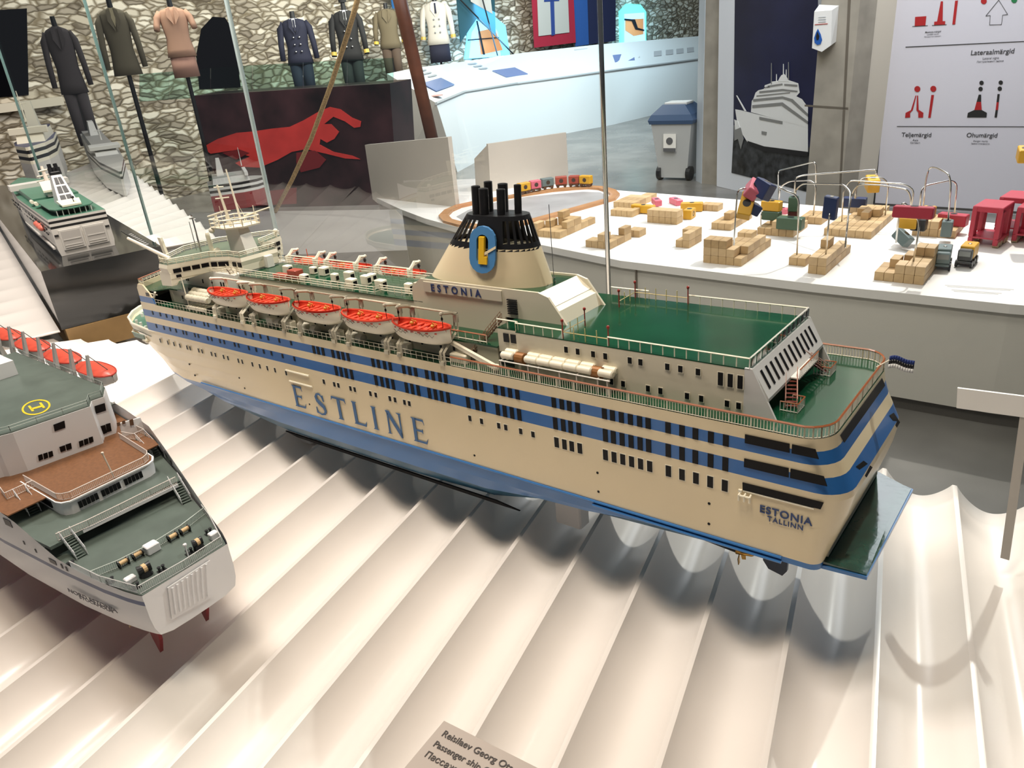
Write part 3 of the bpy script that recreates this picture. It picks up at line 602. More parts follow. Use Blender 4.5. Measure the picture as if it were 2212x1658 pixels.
# ---- lifeboats with their davits
ROP = mat('mustard_gear', (.62, .30, .04), .5)
def lifeboat(L=10.9, W=3.9, Hh=2.6):
    bt = empty('lifeboat'); N = 18; sec = []
    def row(u, inner=False):
        s = (1-abs(2*u-1)**2.3)**.62 if 0 < u < 1 else .02; x = -L/2+L*u; w = W/2*s*(.9 if inner else 1); sh = .35*(2*u-1)**2
        dz = (Hh*(1-.35*abs(2*u-1)**3)) if not inner else Hh*.38
        return [(x, -w, sh), (x, -w*.93, -dz*.35+sh), (x, -w*.62, -dz*.78), (x, 0, -dz), (x, w*.62, -dz*.78), (x, w*.93, -dz*.35+sh), (x, w, sh)]
    b = MB(); b.loft([row(i/N) for i in range(N+1)], close=False, caps=False); o = b.build('boat_hull', TRIMW, bt, True)
    b = MB(); rr = []
    for i in range(N+1):
        r = row(.03+.94*i/N, True); rr.append([(p[0], p[1], max(p[2], -.95)) for p in r])
    b.loft(rr, close=False, caps=False)
    for s in (-1, 1):                                             # red gunwale
        b.tube([(lambda r: (r[0][0], r[0][1]*s*-1 if s < 0 else r[0][1], r[0][2]+.05))(row(i/N)) for i in range(N+1)], .17, 6)
    b.tube([(x, y, z) for x, y, z in [(row(i/N)[0][0], -row(i/N)[0][1], row(i/N)[0][2]+.05) for i in range(N+1)]], .17, 6)
    o = b.build('boat_lining', ORANGE, bt)
    for k in range(-3, 4):
        w = W/2*(1-abs(k/4.2)**2.3)**.6
        MB().box(k*1.25-.28, k*1.25+.28, -w, w, -.35, -.2).build('thwart', ORANGE, bt)
    MB().box(-3.2, 3.2, -.2, .2, -.42, -.28).build('centre_bench', ORANGE, bt)
    for x in (-1.8, 2.2): MB().tube([(x, 0, -.3), (x+.1, 0, .7), (x+.5, .3, .4), (x+.2, .5, -.2)], .11, 5).ell((x, 0, .2), .35, .3, .3, 8, 5).build('engine_gear', ROP, bt)
    b = MB(); 
    for i in range(9): b.tube([(-3.6+i*.85, -W/2*.97, -.35), (-3.2+i*.85, -W/2*.9, -.75), (-2.75+i*.85, -W/2*.97, -.35)], .04, 4)
    b.build('grab_line', mat('dark_line', (.12, .09, .06), .7), bt)
    return bt
def davit(s):
    d = MB()
    pa = [(0, -1.0, -4.9), (0, -1.0, -3.0), (0, 2.4, -.4), (0, 2.5, 1.4)]
    for e in (-.32, .32): d.tube([(e, -.9, -4.9), (e, -.9, -3.1), (e, 2.5, -.7), (e, 2.7, 1.5)], [.24, .24, .2, .18], 4)
    d.box(-.42, .42, -1.2, -.6, -4.9, -4.3).tube([(0, 2.7, 1.3), (0, 1.9, 1.8), (0, -.1, 2.3)], .24, 6); d.ell((0, -.1, 2.25), .3, .3, .3, 8, 5).box(-.3, .3, 2.5, 2.9, .2, 1.6)
    return d
lb = lifeboat(); lb.parent = ship; first = True; boats = []
def place(xs, y, z, flip=False, cover=False):
    global first
    o = lb if first else copy_tree(lb, ship); first = False
    o.location = Vector((-xs, y, z))*U
    if flip: o.rotation_euler = (0, 0, math.pi)
    return o
for xs in (102.8, 91.0, 78.4, 66.6, 55.6):
    bt = place(xs, 1.0, 4.75); 
    for dx in (-4.2, 4.2):
        d = davit(1).build('davit', TRIMW, bt); d.location = Vector((dx, 0, 0))*U
        MB().cyl((dx, -.05, 2.0), (dx, -.05, .2), .05, .05, 5).ell((dx, -.05, 1.5), .18, .14, .3, 8, 5).build('fall_block', BLACK, bt)
    MB().tube([(-4.2, 2.5, 1.6), (4.2, 2.5, 1.6)], .14, 6).build('span_wire', TRIMW, bt)
for xs in (105.9, 94.3, 80.4):
    bt = place(xs, 22.4, 4.9, True)
    for dx in (-4.2, 4.2):
        d = MB().tube([(0, 3.0, -1.4), (0, 2.6, -.3), (0, 2.0, 1.6), (0, 1.1, 2.4), (0, .2, 2.2)], .32, 6).box(-.35, .35, 2.6, 3.4, -1.5, -1.0).build('davit', TRIMW, bt); d.location = Vector((dx, 0, 0))*U
        MB().ell((dx, .2, 1.5), .22, .2, .45, 8, 5).build('fall_block', BLACK, bt)
    if xs > 100: MB().ell((0, 0, -.1), 3.4, 1.5, 1.3, 12, 6, z0=0).tube([(.8, .3, 1), (.8, .3, 2.6)], .08, 5).build('boat_cover', mat('cover_orange', (.6, .12, .05), .5), bt)
# lockers and barrels under the boats
for x, w in ((-107.5, 1.4), (-97.5, 1.3), (-92.3, 2.0), (-87.5, 2.4), (-83.5, 1.6), (-75.5, 2.6), (-71.8, 1.7), (-63.5, 2.6), (-60.2, 1.8), (-49.6, 3.0)):
    MB().rbox(x-w/2, x+w/2, 1.1, 2.3, 0, 1.35, .15).build('deck_locker', TRIMW, ship)
for x in (-100.5, -90.0, -80.5, -69.6): MB().cyl((x-.6, 1.5, .75), (x+.6, 1.5, .75), .7, .7, 12).build('winch_drum', mat('grey_trim', (.5, .47, .38), .5), ship)
stair((-48.8, 2.6, .1), (-46.8, 4.0, 2.85), .9, 'side_stair', ship, 7, mat('dark_stair', (.08, .05, .03), .5), mat('brown_trim', (.2, .1, .05), .5))
stair((-46.6, 3.8, 2.9), (-45.0, 5.8, 5.4), .9, 'side_stair', ship, 7, mat('dark_stair', (.08, .05, .03), .5), mat('brown_trim', (.2, .1, .05), .5))
MB().slab([(-52.3, 1.9, 2.6), (-51.7, 1.9, 2.9), (-43.0, .8, 1.0), (-43.2, .8, .4)], (0, 1, 0), .5).ell((-42.6, .9, .7), .6, .5, .5).build('stores_crane', TRIMW, ship)
for x in (-42.6, -41.4): MB().slab([(x, 3.02, 3.6), (x+.9, 3.02, 3.6), (x+.9, 3.02, 4.8), (x, 3.02, 4.8)], (0, -1, 0), .06).build('vent_grille', BLACK, ship)
MB().slab([(-43.5, 3.02, .2), (-41.2, 3.02, .2), (-41.2, 3.02, 2.1), (-43.5, 3.02, 2.1)], (0, -1, 0), .06).build('side_doorway', BLACK, ship)
# ---- bridge
MB().box(-128, -108, 6.2, B-6.2, 2.6, 6.1).build('bridge_house', WHITE, ship)
MB().prism([(-128, .4), (-126, 3), (-118.5, 3), (-118.5, B-3), (-126, B-3), (-128, B-.4), (-133.2, B-.4), (-136.6, B-8), (-136.8, CY), (-136.6, 8), (-133.2, .4)], 2.6, 2.8).build('front_deck', GREEN, ship)
for x in (-125.5, -124.8, -119.5, -113.3, -112.4): MB().slab([(x, 6.16, 3.6), (x+.35, 6.16, 3.6), (x+.35, 6.16, 4.4), (x, 6.16, 4.4)], (0, -1, 0), .06).build('window', GLASSK, ship)
br = [(-121.5, -.6), (-118.2, -.8), (-115.4, 6.4), (-111.6, 8.2), (-107.6, 8.0)]
low = [(-121.2, -.2), (-118.4, -.4), (-115.8, 6.4), (-111.6, 8.2), (-107.6, 8.0)]
bp = [(-122.6, 1.0), (-127.5, 8)]; full = br+[(x, B-y) for x, y in br[::-1]]+[(-122.6, B-1.0), (-127.5, B-8), (-127.5, 8), (-122.6, 1.0)]
c = Vector((-117, CY)); inn = [((x-c.x)*.975+c.x, (y-c.y)*.985+c.y) for x, y in full]
wing = [(-122.3, -.2), (-118.4, -.5), (-116.4, 4.4), (-121.8, 4.6)]
bd = MB().loft([[(x, y, 6.2) for x, y in inn], [(x, y, 7.4) for x, y in inn], [(x, y, 8.2) for x, y in full], [(x, y, 8.9) for x, y in inn]]).build('bridge', TRIMW, ship)
for s in (1, -1):
    Y_ = (lambda y: y) if s > 0 else (lambda y: B-y)
    b = MB(); b.slab([(-122.3, Y_(-.4), 4.6), (-118.4, Y_(-.6), 4.9), (-118.0, Y_(-.6), 7.3), (-122.3, Y_(-.4), 7.3)], (0, s, 0), .3)
    b.slab([(-118.4, Y_(-.6), 4.9), (-118.2, Y_(.3), 4.9), (-117.8, Y_(.7), 5.6), (-115.7, Y_(6.4), 6.2), (-115.7, Y_(6.4), 7.3), (-118.2, Y_(-.6), 7.3)], (-1, 0, 0), .3)
    b.build('bridge_wing', TRIMW, bd)
    for k in range(4):
        a = .08+k*.235; e = a+.19; p = lambda t, z: (-118.15+(2.5)*t+.1, Y_(-.45+6.7*t), z)
        MB().slab([p(a, 7.25), p(e, 7.25), p(e, 8.0), p(a, 8.0)], (1, 0, 0), .12).build('window', GLASSK, bd)
    p = lambda t, z: (-118.15+(2.5)*t+.1, Y_(-.45+6.7*t), z)
    MB().slab([p(.12, 6.35), p(.24, 6.35), p(.24, 6.85), p(.12, 6.85)], (1, 0, 0), .12).build('window', GLASSK, bd)
    for a, e in ((.05, .32), (.42, .9)):
        q = lambda t, z: (-115.4+3.8*t+.05, Y_(6.35+1.8*t), z)
        MB().slab([q(a, 7.2), q(e, 7.2), q(e, 8.0), q(a, 8.0)], (.3, -s, 0), .2).build('window', GLASSK, bd)
    for x in (-110.6, -108.9): MB().slab([(x, Y_(8.1), 7.2), (x+1.0, Y_(8.05), 7.2), (x+1.0, Y_(8.05), 8.0), (x, Y_(8.1), 8.0)], (0, -s, 0), .2).build('window', GLASSK, bd)
MB().prism(inn, 8.85, 8.95).build('bridge_roof', mat('roof_green', (.13, .17, .12), .4), bd)
rr = [((x-c.x)*.95+c.x, (y-c.y)*.97+c.y, 8.95) for x, y in full]; MB().rail(rr+rr[:1], 1.0, 1.6, (.35, .68, 1), .07, .1).build('bridge_rail', TRIMW, bd)
MB().rail([(-116.5, 5.6, 6.0), (-113, 6.8, 6.0), (-108, 6.8, 6.0)], 1.0, 1.2, (.35, .68, 1), .06).build('bridge_balcony_rail', TRIMW, bd)
MB().ell((-121.6, .4, 10.2), .5, .5, .5).cyl((-121.6, .4, 8.9), (-121.6, .4, 9.9), .15).build('domed_lamp', TRIMW, bd)
MB().ell((-117.8, B-.6, 10.2), .5, .5, .5).cyl((-117.8, B-.6, 8.9), (-117.8, B-.6, 9.9), .15).build('domed_lamp', TRIMW, bd)
MB().tube([(-119, 9.4, 8.9), (-119, 9.2, 12.2)], .42, 10).ell((-119, 9.2, 12.3), .42, .42, .8).cyl((-119.2, 10, 8.9), (-118, 10, 9.2), .6).build('horn_pillar', TRIMW, bd)
MB().tube([(-122.4, 9.0, 8.9), (-122.6, 9.0, 15.6)], [.2, .12], 8).ell((-122.6, 9, 15.4), 1.0, .5, .12).ell((-122.6, 9, 16), .25, .25, .25).build('signal_mast', STEEL, bd)
MB().cyl((-124.6, 9.4, 8.9), (-124.8, 9.4, 14.6), .1, .08, 6).build('signal_mast', STEEL, bd)
# long boom standing off the front corner
MB().tube([(-130.5, -.5, 13.2), (-118.6, .5, 9.8)], [.28, .36], 8).build('front_boom', TRIMW, ship)
MB().slab([(-127.5, 4.6, 3.8), (-126.2, 4.6, 3.8), (-127.6, 4.2, 12.4), (-128.6, 4.2, 12.4)], (0, 1, 0), .5).build('boom_post', TRIMW, ship)
MB().cyl((-116.9, .9, 0), (-117.2, .9, 6.2), .12, .12, 6).build('wing_prop', TRIMW, ship)
for y in (B-1, B-1.8): MB().cyl((-117, y, 2.8), (-117, y, 6.2), .14, .14, 6).build('wing_prop', TRIMW, ship)
MB().tube([(-131.5, .5, 1.4), (-129.5, .4, 2.1), (-127.2, .5, 2.0)], .12, 5).tube([(-129.5, .4, .3), (-127.4, .3, 2.6)], .22, 6).ell((-129.7, .3, .2), .4, .3, .3).build('small_davit', TRIMW, ship)
MB().slab([(-130.6, -.02, 1.6), (-129.4, -.02, 1.6), (-129.4, -.02, 2.3), (-130.6, -.02, 2.3)], (0, -1, 0), .04).build('side_opening', BLACK, ship)
# mast
ms = MB().loft([[(-113.6, CY-1.9, 5.9), (-108.6, CY-1.6, 5.9), (-108.6, CY+1.6, 5.9), (-113.6, CY+1.9, 5.9)], [(-115.2, CY-1.3, 14), (-111.3, CY-1.1, 14), (-111.3, CY+1.1, 14), (-115.2, CY+1.3, 14)]]).build('mast', WHITE, ship)
pf = [(-116.5, 8.8, 14), (-111.5, 8.6, 14), (-109.3, 11, 14), (-109.6, 15, 14), (-113, 16.2, 14), (-117, 14.5, 14)]
MB().rail(pf+pf[:1], 1.5, 1.8, (0.02, .5, 1), .1, .12).prism([(p[0], p[1]) for p in pf], 13.8, 13.95).build('mast_platform', TRIMW, ms)
MB().tube([(-117.6, 9.4, 15.9), (-112.2, 9.2, 17.0)], .2, 6).cyl((-114.8, 9.3, 15.4), (-114.8, 9.3, 16.4), .25).build('radar_scanner', TRIMW, ms)
MB().tube([(-113.0, 14.2, 15.3), (-108.0, 16.6, 16.6)], .18, 6).build('radar_scanner', TRIMW, ms)
MB().tube([(-113.2, 11, 14), (-114.4, 10.8, 21.6)], [.32, .2], 8).tube([(-115, 10.4, 21.2), (-113.4, 11.4, 21.2)], .14, 5).tube([(-114.7, 10, 19.2), (-113.1, 11.9, 19.2)], .12, 5).tube([(-114.4, 10.4, 16.8), (-113, 11.5, 16.8)], .12, 5).build('topmast', TRIMW, ms)
MB().tube([(-111.6, 12.4, 14), (-113.2, 12.6, 24.2)], [.24, .14], 8).tube([(-113, 12.6, 19.5), (-111.2, 13.6, 14)], .04, 4).build('topmast', TRIMW, ms)
MB().cyl((-110.2, 14.6, 14), (-110.2, 14.6, 17.3), .06, .1, 5).cyl((-117.2, 12, 14), (-117.3, 12, 17.4), .05, .05, 5).ell((-116.8, 9, 13.4), .7, .5, .6).build('aerial', TRIMW, ms)
MB().rbox(-108.6, -106.8, 12.8, 14.4, 5.9, 8.2, .1).build('mast_locker', WHITE, ms)
stair((-107.0, 7.0, 2.9), (-110.5, 6.9, 6.9), .9, 'brown_stair', ship, 10, mat('brown_tread', (.12, .07, .04), .5), TRIMW)
# ================================================================== THE WHITE FERRY AT THE LEFT (helicopter deck)
NX, NY, NZ = -60.0, -38.0, -14.0
def n_(p): return (p[0]-NX, p[1]-NY, p[2]-NZ)
ne = empty('model_ferry', (NX, NY, NZ))
tag(ne, 'white model ferry with grey green decks, yellow H and red rudders at the left edge', 'model ship')
NW = mat('cold_white_paint', (.76, .75, .75), .35, noise=.02, nscale=18)
NG = mat('grey_green_deck', (.10, .125, .107), .28, noise=.12, nscale=25)
NB = mat('slate_blue_stripe', (.09, .12, .24), .4)
TEAK = mat('teak_deck', (.17, .072, .028), .42, noise=.16, nscale=220)
MAR = mat('maroon_underwater', (.22, .02, .025), .4)
tabP = [(59.2, -43.4), (61, -44.0), (66, -44.9), (74, -45.9), (88, -47.2), (105, -47.8), (130, -47.6), (160, -45.5), (180, -41.5), (192, -36.5)]
tabS = [(59.2, -32.6), (61, -31.8), (66, -30.4), (74, -28.4), (88, -25.2), (105, -23.6), (130, -23.4), (160, -25.2), (180, -29.0), (192, -35.0)]
topz = [(59, -13.9), (66, -13.8), (72, -13.6), (76, -12.6), (80, -10.8), (84, -9.6), (92, -8.4), (100, -7.6), (200, -7.4)]
topzS = [(59, -13.9), (66, -13.7), (69, -13.0), (73, -12.2), (79, -10.6), (86, -8.8), (95, -8.2), (200, -7.6)]
def nsec(x, lv):
    P = lerp(tabP, x); S = lerp(tabS, x); c = (P+S)/2; t = lv
    return P, S, c
xsl = [59.4, 60.2, 62, 66, 70, 74, 78, 82, 88, 96, 105, 118, 130, 145, 160, 172, 182, 190]
def hull_ring(x):
    P, S, c = nsec(x, 0); ps = []
    tp, ts = lerp(topz, x), lerp(topzS, x)
    rise = lerp([(59.4, 4.7), (66, 3.0), (75, 1.0), (90, 0), (160, 0), (190, 4)], x)     # how far the bottom lifts
    prof = [(1, tp), (1, -14.75), (1, -15.35), (1, -17.4+rise*.05), (.975, -19.4+rise*.15), (.90, -21.3+rise*.3), (.64, -22.9+rise*.55), (.2, -23.7+rise*.7)]
    hw = (S-P)/2
    L = [(-x, c-hw*k, z) for k, z in prof]; R_ = [(-x, c+hw*k, (ts if i == 0 else z)) for i, (k, z) in enumerate(prof)]
    return [n_(p) for p in L+R_[::-1]]
rings = [hull_ring(x) for x in xsl]; n = len(rings[0]); b = MB(); base = len(b.v)
for r in rings: b.v += r
for k in range(len(rings)-1):
    for i in range(n-1):
        mi = 1 if i in (1, n-3) else (2 if i in (5, 6, 7, 8, 9) and k > 2 else 0)
        b.f.append((k*n+i, (k+1)*n+i, (k+1)*n+i+1, k*n+i+1)); b.m.append(mi)
b.f.append(tuple(range(n))); b.m.append(0)
o = b.build('hull', [NW, NB, MAR], ne); smooth_by_angle(o, 35)
# transom: rounded lip and ribbed door
TP = VP((-59.35, -43.4), (-59.35, -32.6))
pn = lambda P, *pts, off=0: [n_(P.at(x, y, off)) for x, y in pts]
b = MB().slab(pn(TP, (361, 1268), (452, 1209), (459, 1286), (370, 1336)), (1, 0, 0), .18); o = b.build('stern_door', NW, ne)
for i in range(8):
    t = (i+.5)/8; a = (367+(450-367)*t, 1272+(1214-1272)*t); c_ = (375+(454-375)*t, 1327+(1283-1327)*t); A = TP.at(*a, .2); C_ = TP.at(*c_, .2)
    MB().tube([n_(A), n_(C_)], .16, 6).build('door_rib', NW, o)
# decks at the stern
def deckpoly(x0, x1, z, name, m, ins=.25, th=.15):
    xs = [x for x in xsl if x0 < x < x1]; xs = [x0]+xs+[x1]
    poly = [(-x, lerp(tabP, x)+ins) for x in xs]+[(-x, lerp(tabS, x)-ins) for x in xs[::-1]]
    return MB().prism([n_((p[0], p[1], 0))[:2] for p in poly][::-1], z-NZ-th, z-NZ).build(name, m, ne)
deckpoly(59.6, 96, -14.0, 'mooring_deck', NG)
deckpoly(75.5, 190, -12.0, 'lounge_deck', NG, th=.45)
deckpoly(84, 190, -10.0, 'wood_deck', TEAK)
deckpoly(99, 188, -7.8, 'boat_deck', NG)
# lounge with rounded corners and window bands
lo = [(-92, -41.9), (-81.8, -41.7), (-80.9, -41.4), (-80.3, -40.6), (-80.1, -30.3), (-80.5, -29.4), (-81.5, -28.8), (-92, -28.0)]
LP = [n_((x, y, 0))[:2] for x, y in lo]
lg = MB().prism(LP, -12-NZ, -10.15-NZ).build('lounge', NW, ne); smooth_by_angle(lg, 50)
MB().prism([n_((x+.25, y*1.0+(.15 if y > -35 else -.15), 0))[:2] for x, y in lo], -10.15-NZ, -9.98-NZ).build('lounge_roof_edge', NW, lg)
MB().prism([n_((x, y, 0))[:2] for x, y in lo], -9.99-NZ, -9.95-NZ).build('teak_deck', TEAK, lg)
for y0 in (-39.9, -36.9, -33.8):
    for k in range(5): MB().box(-80.14-NX, -80.02-NX, y0+k*.52-NY, y0+k*.52+.44-NY, -11.5-NZ, -10.6-NZ).build('window', GLASSK, lg)
for k in range(4): MB().box(-88.5+k*1.3-NX, -87.4+k*1.3-NX, -41.9-NY, -41.7-NY, -11.5-NZ, -10.6-NZ).build('window', GLASSK, lg)
PINK = mat('rail_white', (.72, .64, .58), .4)
def nrail(pts, z, h, gap, name, m=PINK, dense=True):
    P = [n_((x, y, z)) for x, y in pts]; b = MB().rail(P, h, gap, (.08, 1), .035, .06); return b.build(name, m, ne)
nrail([(-91, -41.6), (-81.9, -41.4), (-81, -41.0), (-80.5, -40.3), (-80.3, -30.5), (-80.8, -29.6), (-81.7, -29.1), (-91, -28.4)], -9.95, 1.0, .22, 'lounge_roof_rail')
nrail([(-91, -44.6), (-88.2, -45.0), (-88.2, -41.6)], -9.95, 1.0, .24, 'side_gallery_rail')
nrail([(-91.8, -25.8), (-88.5, -25.8), (-88.5, -27.4), (-91, -28)], -9.95, 1.0, .24, 'side_gallery_rail')
walk = [(-75.9, -44.6), (-75.4, -41), (-75.2, -37), (-75.1, -33), (-74.9, -29.4)]
nrail(walk, -12, 1.05, .24, 'walkway_rail'); MB().slab([n_((x+.1, y, -12.45)) for x, y in walk[:1]+walk[-1:]]+[n_((x+.1, y, -12)) for x, y in (walk[-1], walk[0])], (1, 0, 0), .12).build('walkway_edge', NW, ne)
for y0, w in ((-43.0, 1.0), (-38.5, 1.4), (-33.6, 2.2)): MB().box(-79.6-NX, -79.5-NX, y0-NY, y0+w-NY, -13.3-NZ, -12.7-NZ).build('window', GLASSK, ne)
MB().box(-80-NX, -79.6-NX, -46-NY, -27.6-NY, -14-NZ, -12.4-NZ).build('under_walk_bulkhead', NW, ne)
ad = [(-67.9, -45.0), (-67.0, -42), (-66.6, -38), (-66.9, -34), (-67.9, -30.0)]
nrail(ad, -14, 1.0, .22, 'mooring_screen_rail', mat('pale_green_rail', (.52, .57, .52), .4))
nrail([(-72, -45.4), (-66, -44.8), (-60.4, -43.4)], -14, 1.1, .2, 'side_rail', GREYP)
nrail([(-60.0, -43.3), (-59.7, -38), (-60.0, -32.8)], -14, 1.15, .22, 'stern_rail', GREYP)
nrail([(-60.4, -32.6), (-66, -30.6), (-69, -29.8)], -14, .9, .3, 'side_rail', GREYP)
def nst(a, b_, w, st=9): return stair(n_(a), n_(b_), w, 'stair', ne, st, NG, NW)
nst((-73.2, -43.6, -14), (-76.0, -43.6, -12), 1.3); nst((-72.6, -29.9, -14), (-75.8, -29.3, -12), 1.3)
nst((-85.2, -43.4, -12), (-88.2, -43.3, -10), 1.4); nst((-84.6, -26.6, -12), (-88.4, -26.6, -10), 1.4)
# mooring gear
RPE = mat('manila_rope', (.62, .42, .22), .8)
def at14(x, y, h=0): p = atz(x, y, -14+h); return (p.x, p.y)
for px in ((266, 1214), (297, 1197), (373, 1158), (399, 1144)):
    x, y = at14(*px, .5); w = MB()
    for e in (-.55, .55): w.cyl(n_((x, y+e-.07, -13.45)), n_((x, y+e+.07, -13.45)), .42, .42, 12).box(x-.3-NX, x+.3-NX, y+e-.07-NY, y+e+.07-NY, 0, .5)
    w = w.build('rope_reel', BLACK, ne); MB().cyl(n_((x, y-.48, -13.45)), n_((x, y+.48, -13.45)), .27, .27, 12).build('rope', RPE, w)
for px, s_ in (((312, 1230), 1), ((427, 1173), .85)):
    x, y = at14(*px, .7); w = MB().cyl(n_((x, y, -14)), n_((x, y, -13.4)), .8*s_, .6*s_, 14).tube([n_((x-.1, y-.75*s_, -13.1)), n_((x, y-.35, -13.1)), n_((x, y+.35, -13.1)), n_((x+.1, y+.75*s_, -13.1))], [.58*s_, .5*s_, .5*s_, .58*s_], 12).build('winch', BLACK, ne)
    MB().cyl(n_((x, y-.22, -13.1)), n_((x, y+.22, -13.1)), .54*s_, .54*s_, 12).build('rope', RPE, w)
for px, w, d, h in (((330, 1190), 1.6, 1.3, 1.1), ((283, 1256), 1.2, .9, .7), ((463, 1162), 1.1, .9, .9)): x, y = at14(*px, 0); MB().rbox(x-d/2-NX, x+d/2-NX, y-w/2-NY, y+w/2-NY, 0, h, .1).build('deck_box', NW, ne)
for x, y in (at14(350, 1232), at14(410, 1195), at14(452, 1152), at14(295, 1270), at14(240, 1258), at14(155, 1222)):
    b = MB()
    for dy in (-.25, .25): b.cyl(n_((x, y+dy, -14)), n_((x, y+dy, -13.45)), .15, .15, 8).cyl(n_((x, y+dy, -13.45)), n_((x, y+dy, -13.35)), .22, .22, 8)
    b.box(x-.3-NX, x+.3-NX, y-.5-NY, y+.5-NY, 0, .1); b.build('bollard_pair', BLACK, ne)
MB().tube([n_((-61.2, -36.6, -14)), n_((-61.2, -36.6, -12.2))], .1, 6).ell(n_((-61.2, -36.6, -12.1)), .25, .25, .25, 8, 5).build('stern_lamp', NW, ne)
MB().tube([n_((-80.6, -34.6, -9.9)), n_((-80.8, -34.9, -6.2))], .1, 6).ell(n_((-80.8, -34.9, -6.1)), .2, .2, .2, 8, 5).build('flagstaff', mat('cream_staff', (.7, .6, .48), .4), ne)
# house below the helicopter deck
HZ = -3.85
hw = [(61, 1017), (223, 957), (223, 946), (251, 935)]; HB = [atz(x, y, -10) for x, y in ((-20, 1040), (10, 1029), (22, 1028), (61, 1017), (223, 957), (226, 944), (251, 935))]
HX = [(p.x, p.y) for p in HB]; HX = [(HX[0][0]-1, -46.0), (HX[1][0], HX[1][1]), HX[2], HX[3], HX[4], HX[5], HX[6], (HX[6][0]-3, -26.0), (-128, -26.2), (-128, -46)]
MB().prism([n_((x, y, 0))[:2] for x, y in HX][::-1], -10-NZ, HZ-.15-NZ).build('aft_house', NW, ne)
MB().prism([n_((x-.1, y, 0))[:2] for x, y in HX][::-1], HZ-.15-NZ, HZ-NZ).build('helicopter_deck', NG, ne)
MB().rail([n_((x-.5, y, HZ)) for x, y in HX[:9]], .8, 3, (.5, 1), .05).build('deck_edge_rail', mat('grey_green_rail', (.30, .34, .31), .4), ne)
HP = VP(HX[3], HX[4])
def nwin(*pts): MB().slab(pn(HP, *pts, off=.02), HP.n, .08).build('window', GLASSK, ne)
nwin((115, 917), (139, 908), (141, 923), (118, 931)); 
for k in range(3): nwin((82+k*11, 983-k*3.5), (91+k*11, 980-k*3.5), (93+k*11, 991-k*3.5), (84+k*11, 995-k*3.5)); nwin((170+k*10.5, 953-k*4), (179+k*10.5, 950-k*4), (181+k*10.5, 961-k*4), (172+k*10.5, 965-k*4))
nwin((128, 965), (140, 961), (142, 972), (131, 976)); nwin((141, 960), (153, 956), (155, 968), (144, 972))
H3 = VP(HX[5], HX[6])
for pts in ([(204, 877), (226, 870), (229, 886), (207, 893)], [(217, 920), (227, 917), (231, 934), (221, 938)], [(228, 916), (238, 913), (241, 930), (231, 933)]): MB().slab(pn(H3, *pts, off=.04), H3.n, .08).build('window', GLASSK, ne)
H4 = VP(HX[0], HX[1])
for pts in ([(-2, 948), (21, 942), (25, 958), (0, 966)], [(14, 996), (25, 993), (29, 1012), (18, 1016)], [(27, 992), (37, 989), (41, 1008), (31, 1011)]): MB().slab(pn(H4, *pts, off=.04), H4.n, .08).build('window', GLASSK, ne)
# yellow H in a ring on the helicopter deck
YH = mat('heli_yellow', (.72, .50, .015), .45); b = MB(); N = 40
def onh(x, y): return Vector(n_(atz(x, y, HZ+.02)))
hc = onh(78, 879); ax = onh(109, 873)-hc; ay = onh(80, 895)-hc
for i in range(N):
    a0, a1 = 2*math.pi*i/N, 2*math.pi*(i+1)/N; f = lambda a, r: hc+(ax*math.cos(a)+ay*math.sin(a))*r
    b.slab([f(a0, 1), f(a1, 1), f(a1, .86), f(a0, .86)], (0, 0, 1), .02)
b.build('ring_marking', YH, ne)
b = MB()
for q in ([(60, 877), (65, 875.6), (74, 887), (69, 888.5)], [(84, 870), (89, 868.6), (98, 880), (93, 881.5)], [(67, 881.5), (90, 875), (93, 878), (70, 884.5)]): b.slab([onh(*p) for p in q], (0, 0, 1), .02)
b.build('letter_marking', YH, ne)
# starboard side house and inner wall windows
SP = VP((-91.2, -27.6), (-90.0, -23.8))
MB().slab([n_((-91.3, -27.8, -10)), n_((-90.3, -24.8, -10)), n_((-90.6, -24.9, -8.0)), n_((-91.3, -27.8, -7.8))], (-1, .2, 0), .2).build('side_screen', NW, ne)
for pts in ([(252, 913), (259, 911), (260, 918), (253, 920)], [(263, 909), (270, 907), (271, 914), (264, 916)], [(279, 907), (287, 904), (289, 917), (281, 919)]): MB().slab(pn(SP, *pts, off=.04), SP.n, .1).build('window', mat('brown_glass', (.12, .06, .03), .2), ne)
for x0, x1 in ((-85.5, -83.2), (-81.9, -79.7)): MB().slab([n_((x, lerp(tabS, -x)-.12, z)) for x, z in ((x0, -11.5), (x1, -12.0+.3), (x1, -10.9), (x0, -10.2))], (0, -1, 0), .1).build('window', GLASSK, ne)
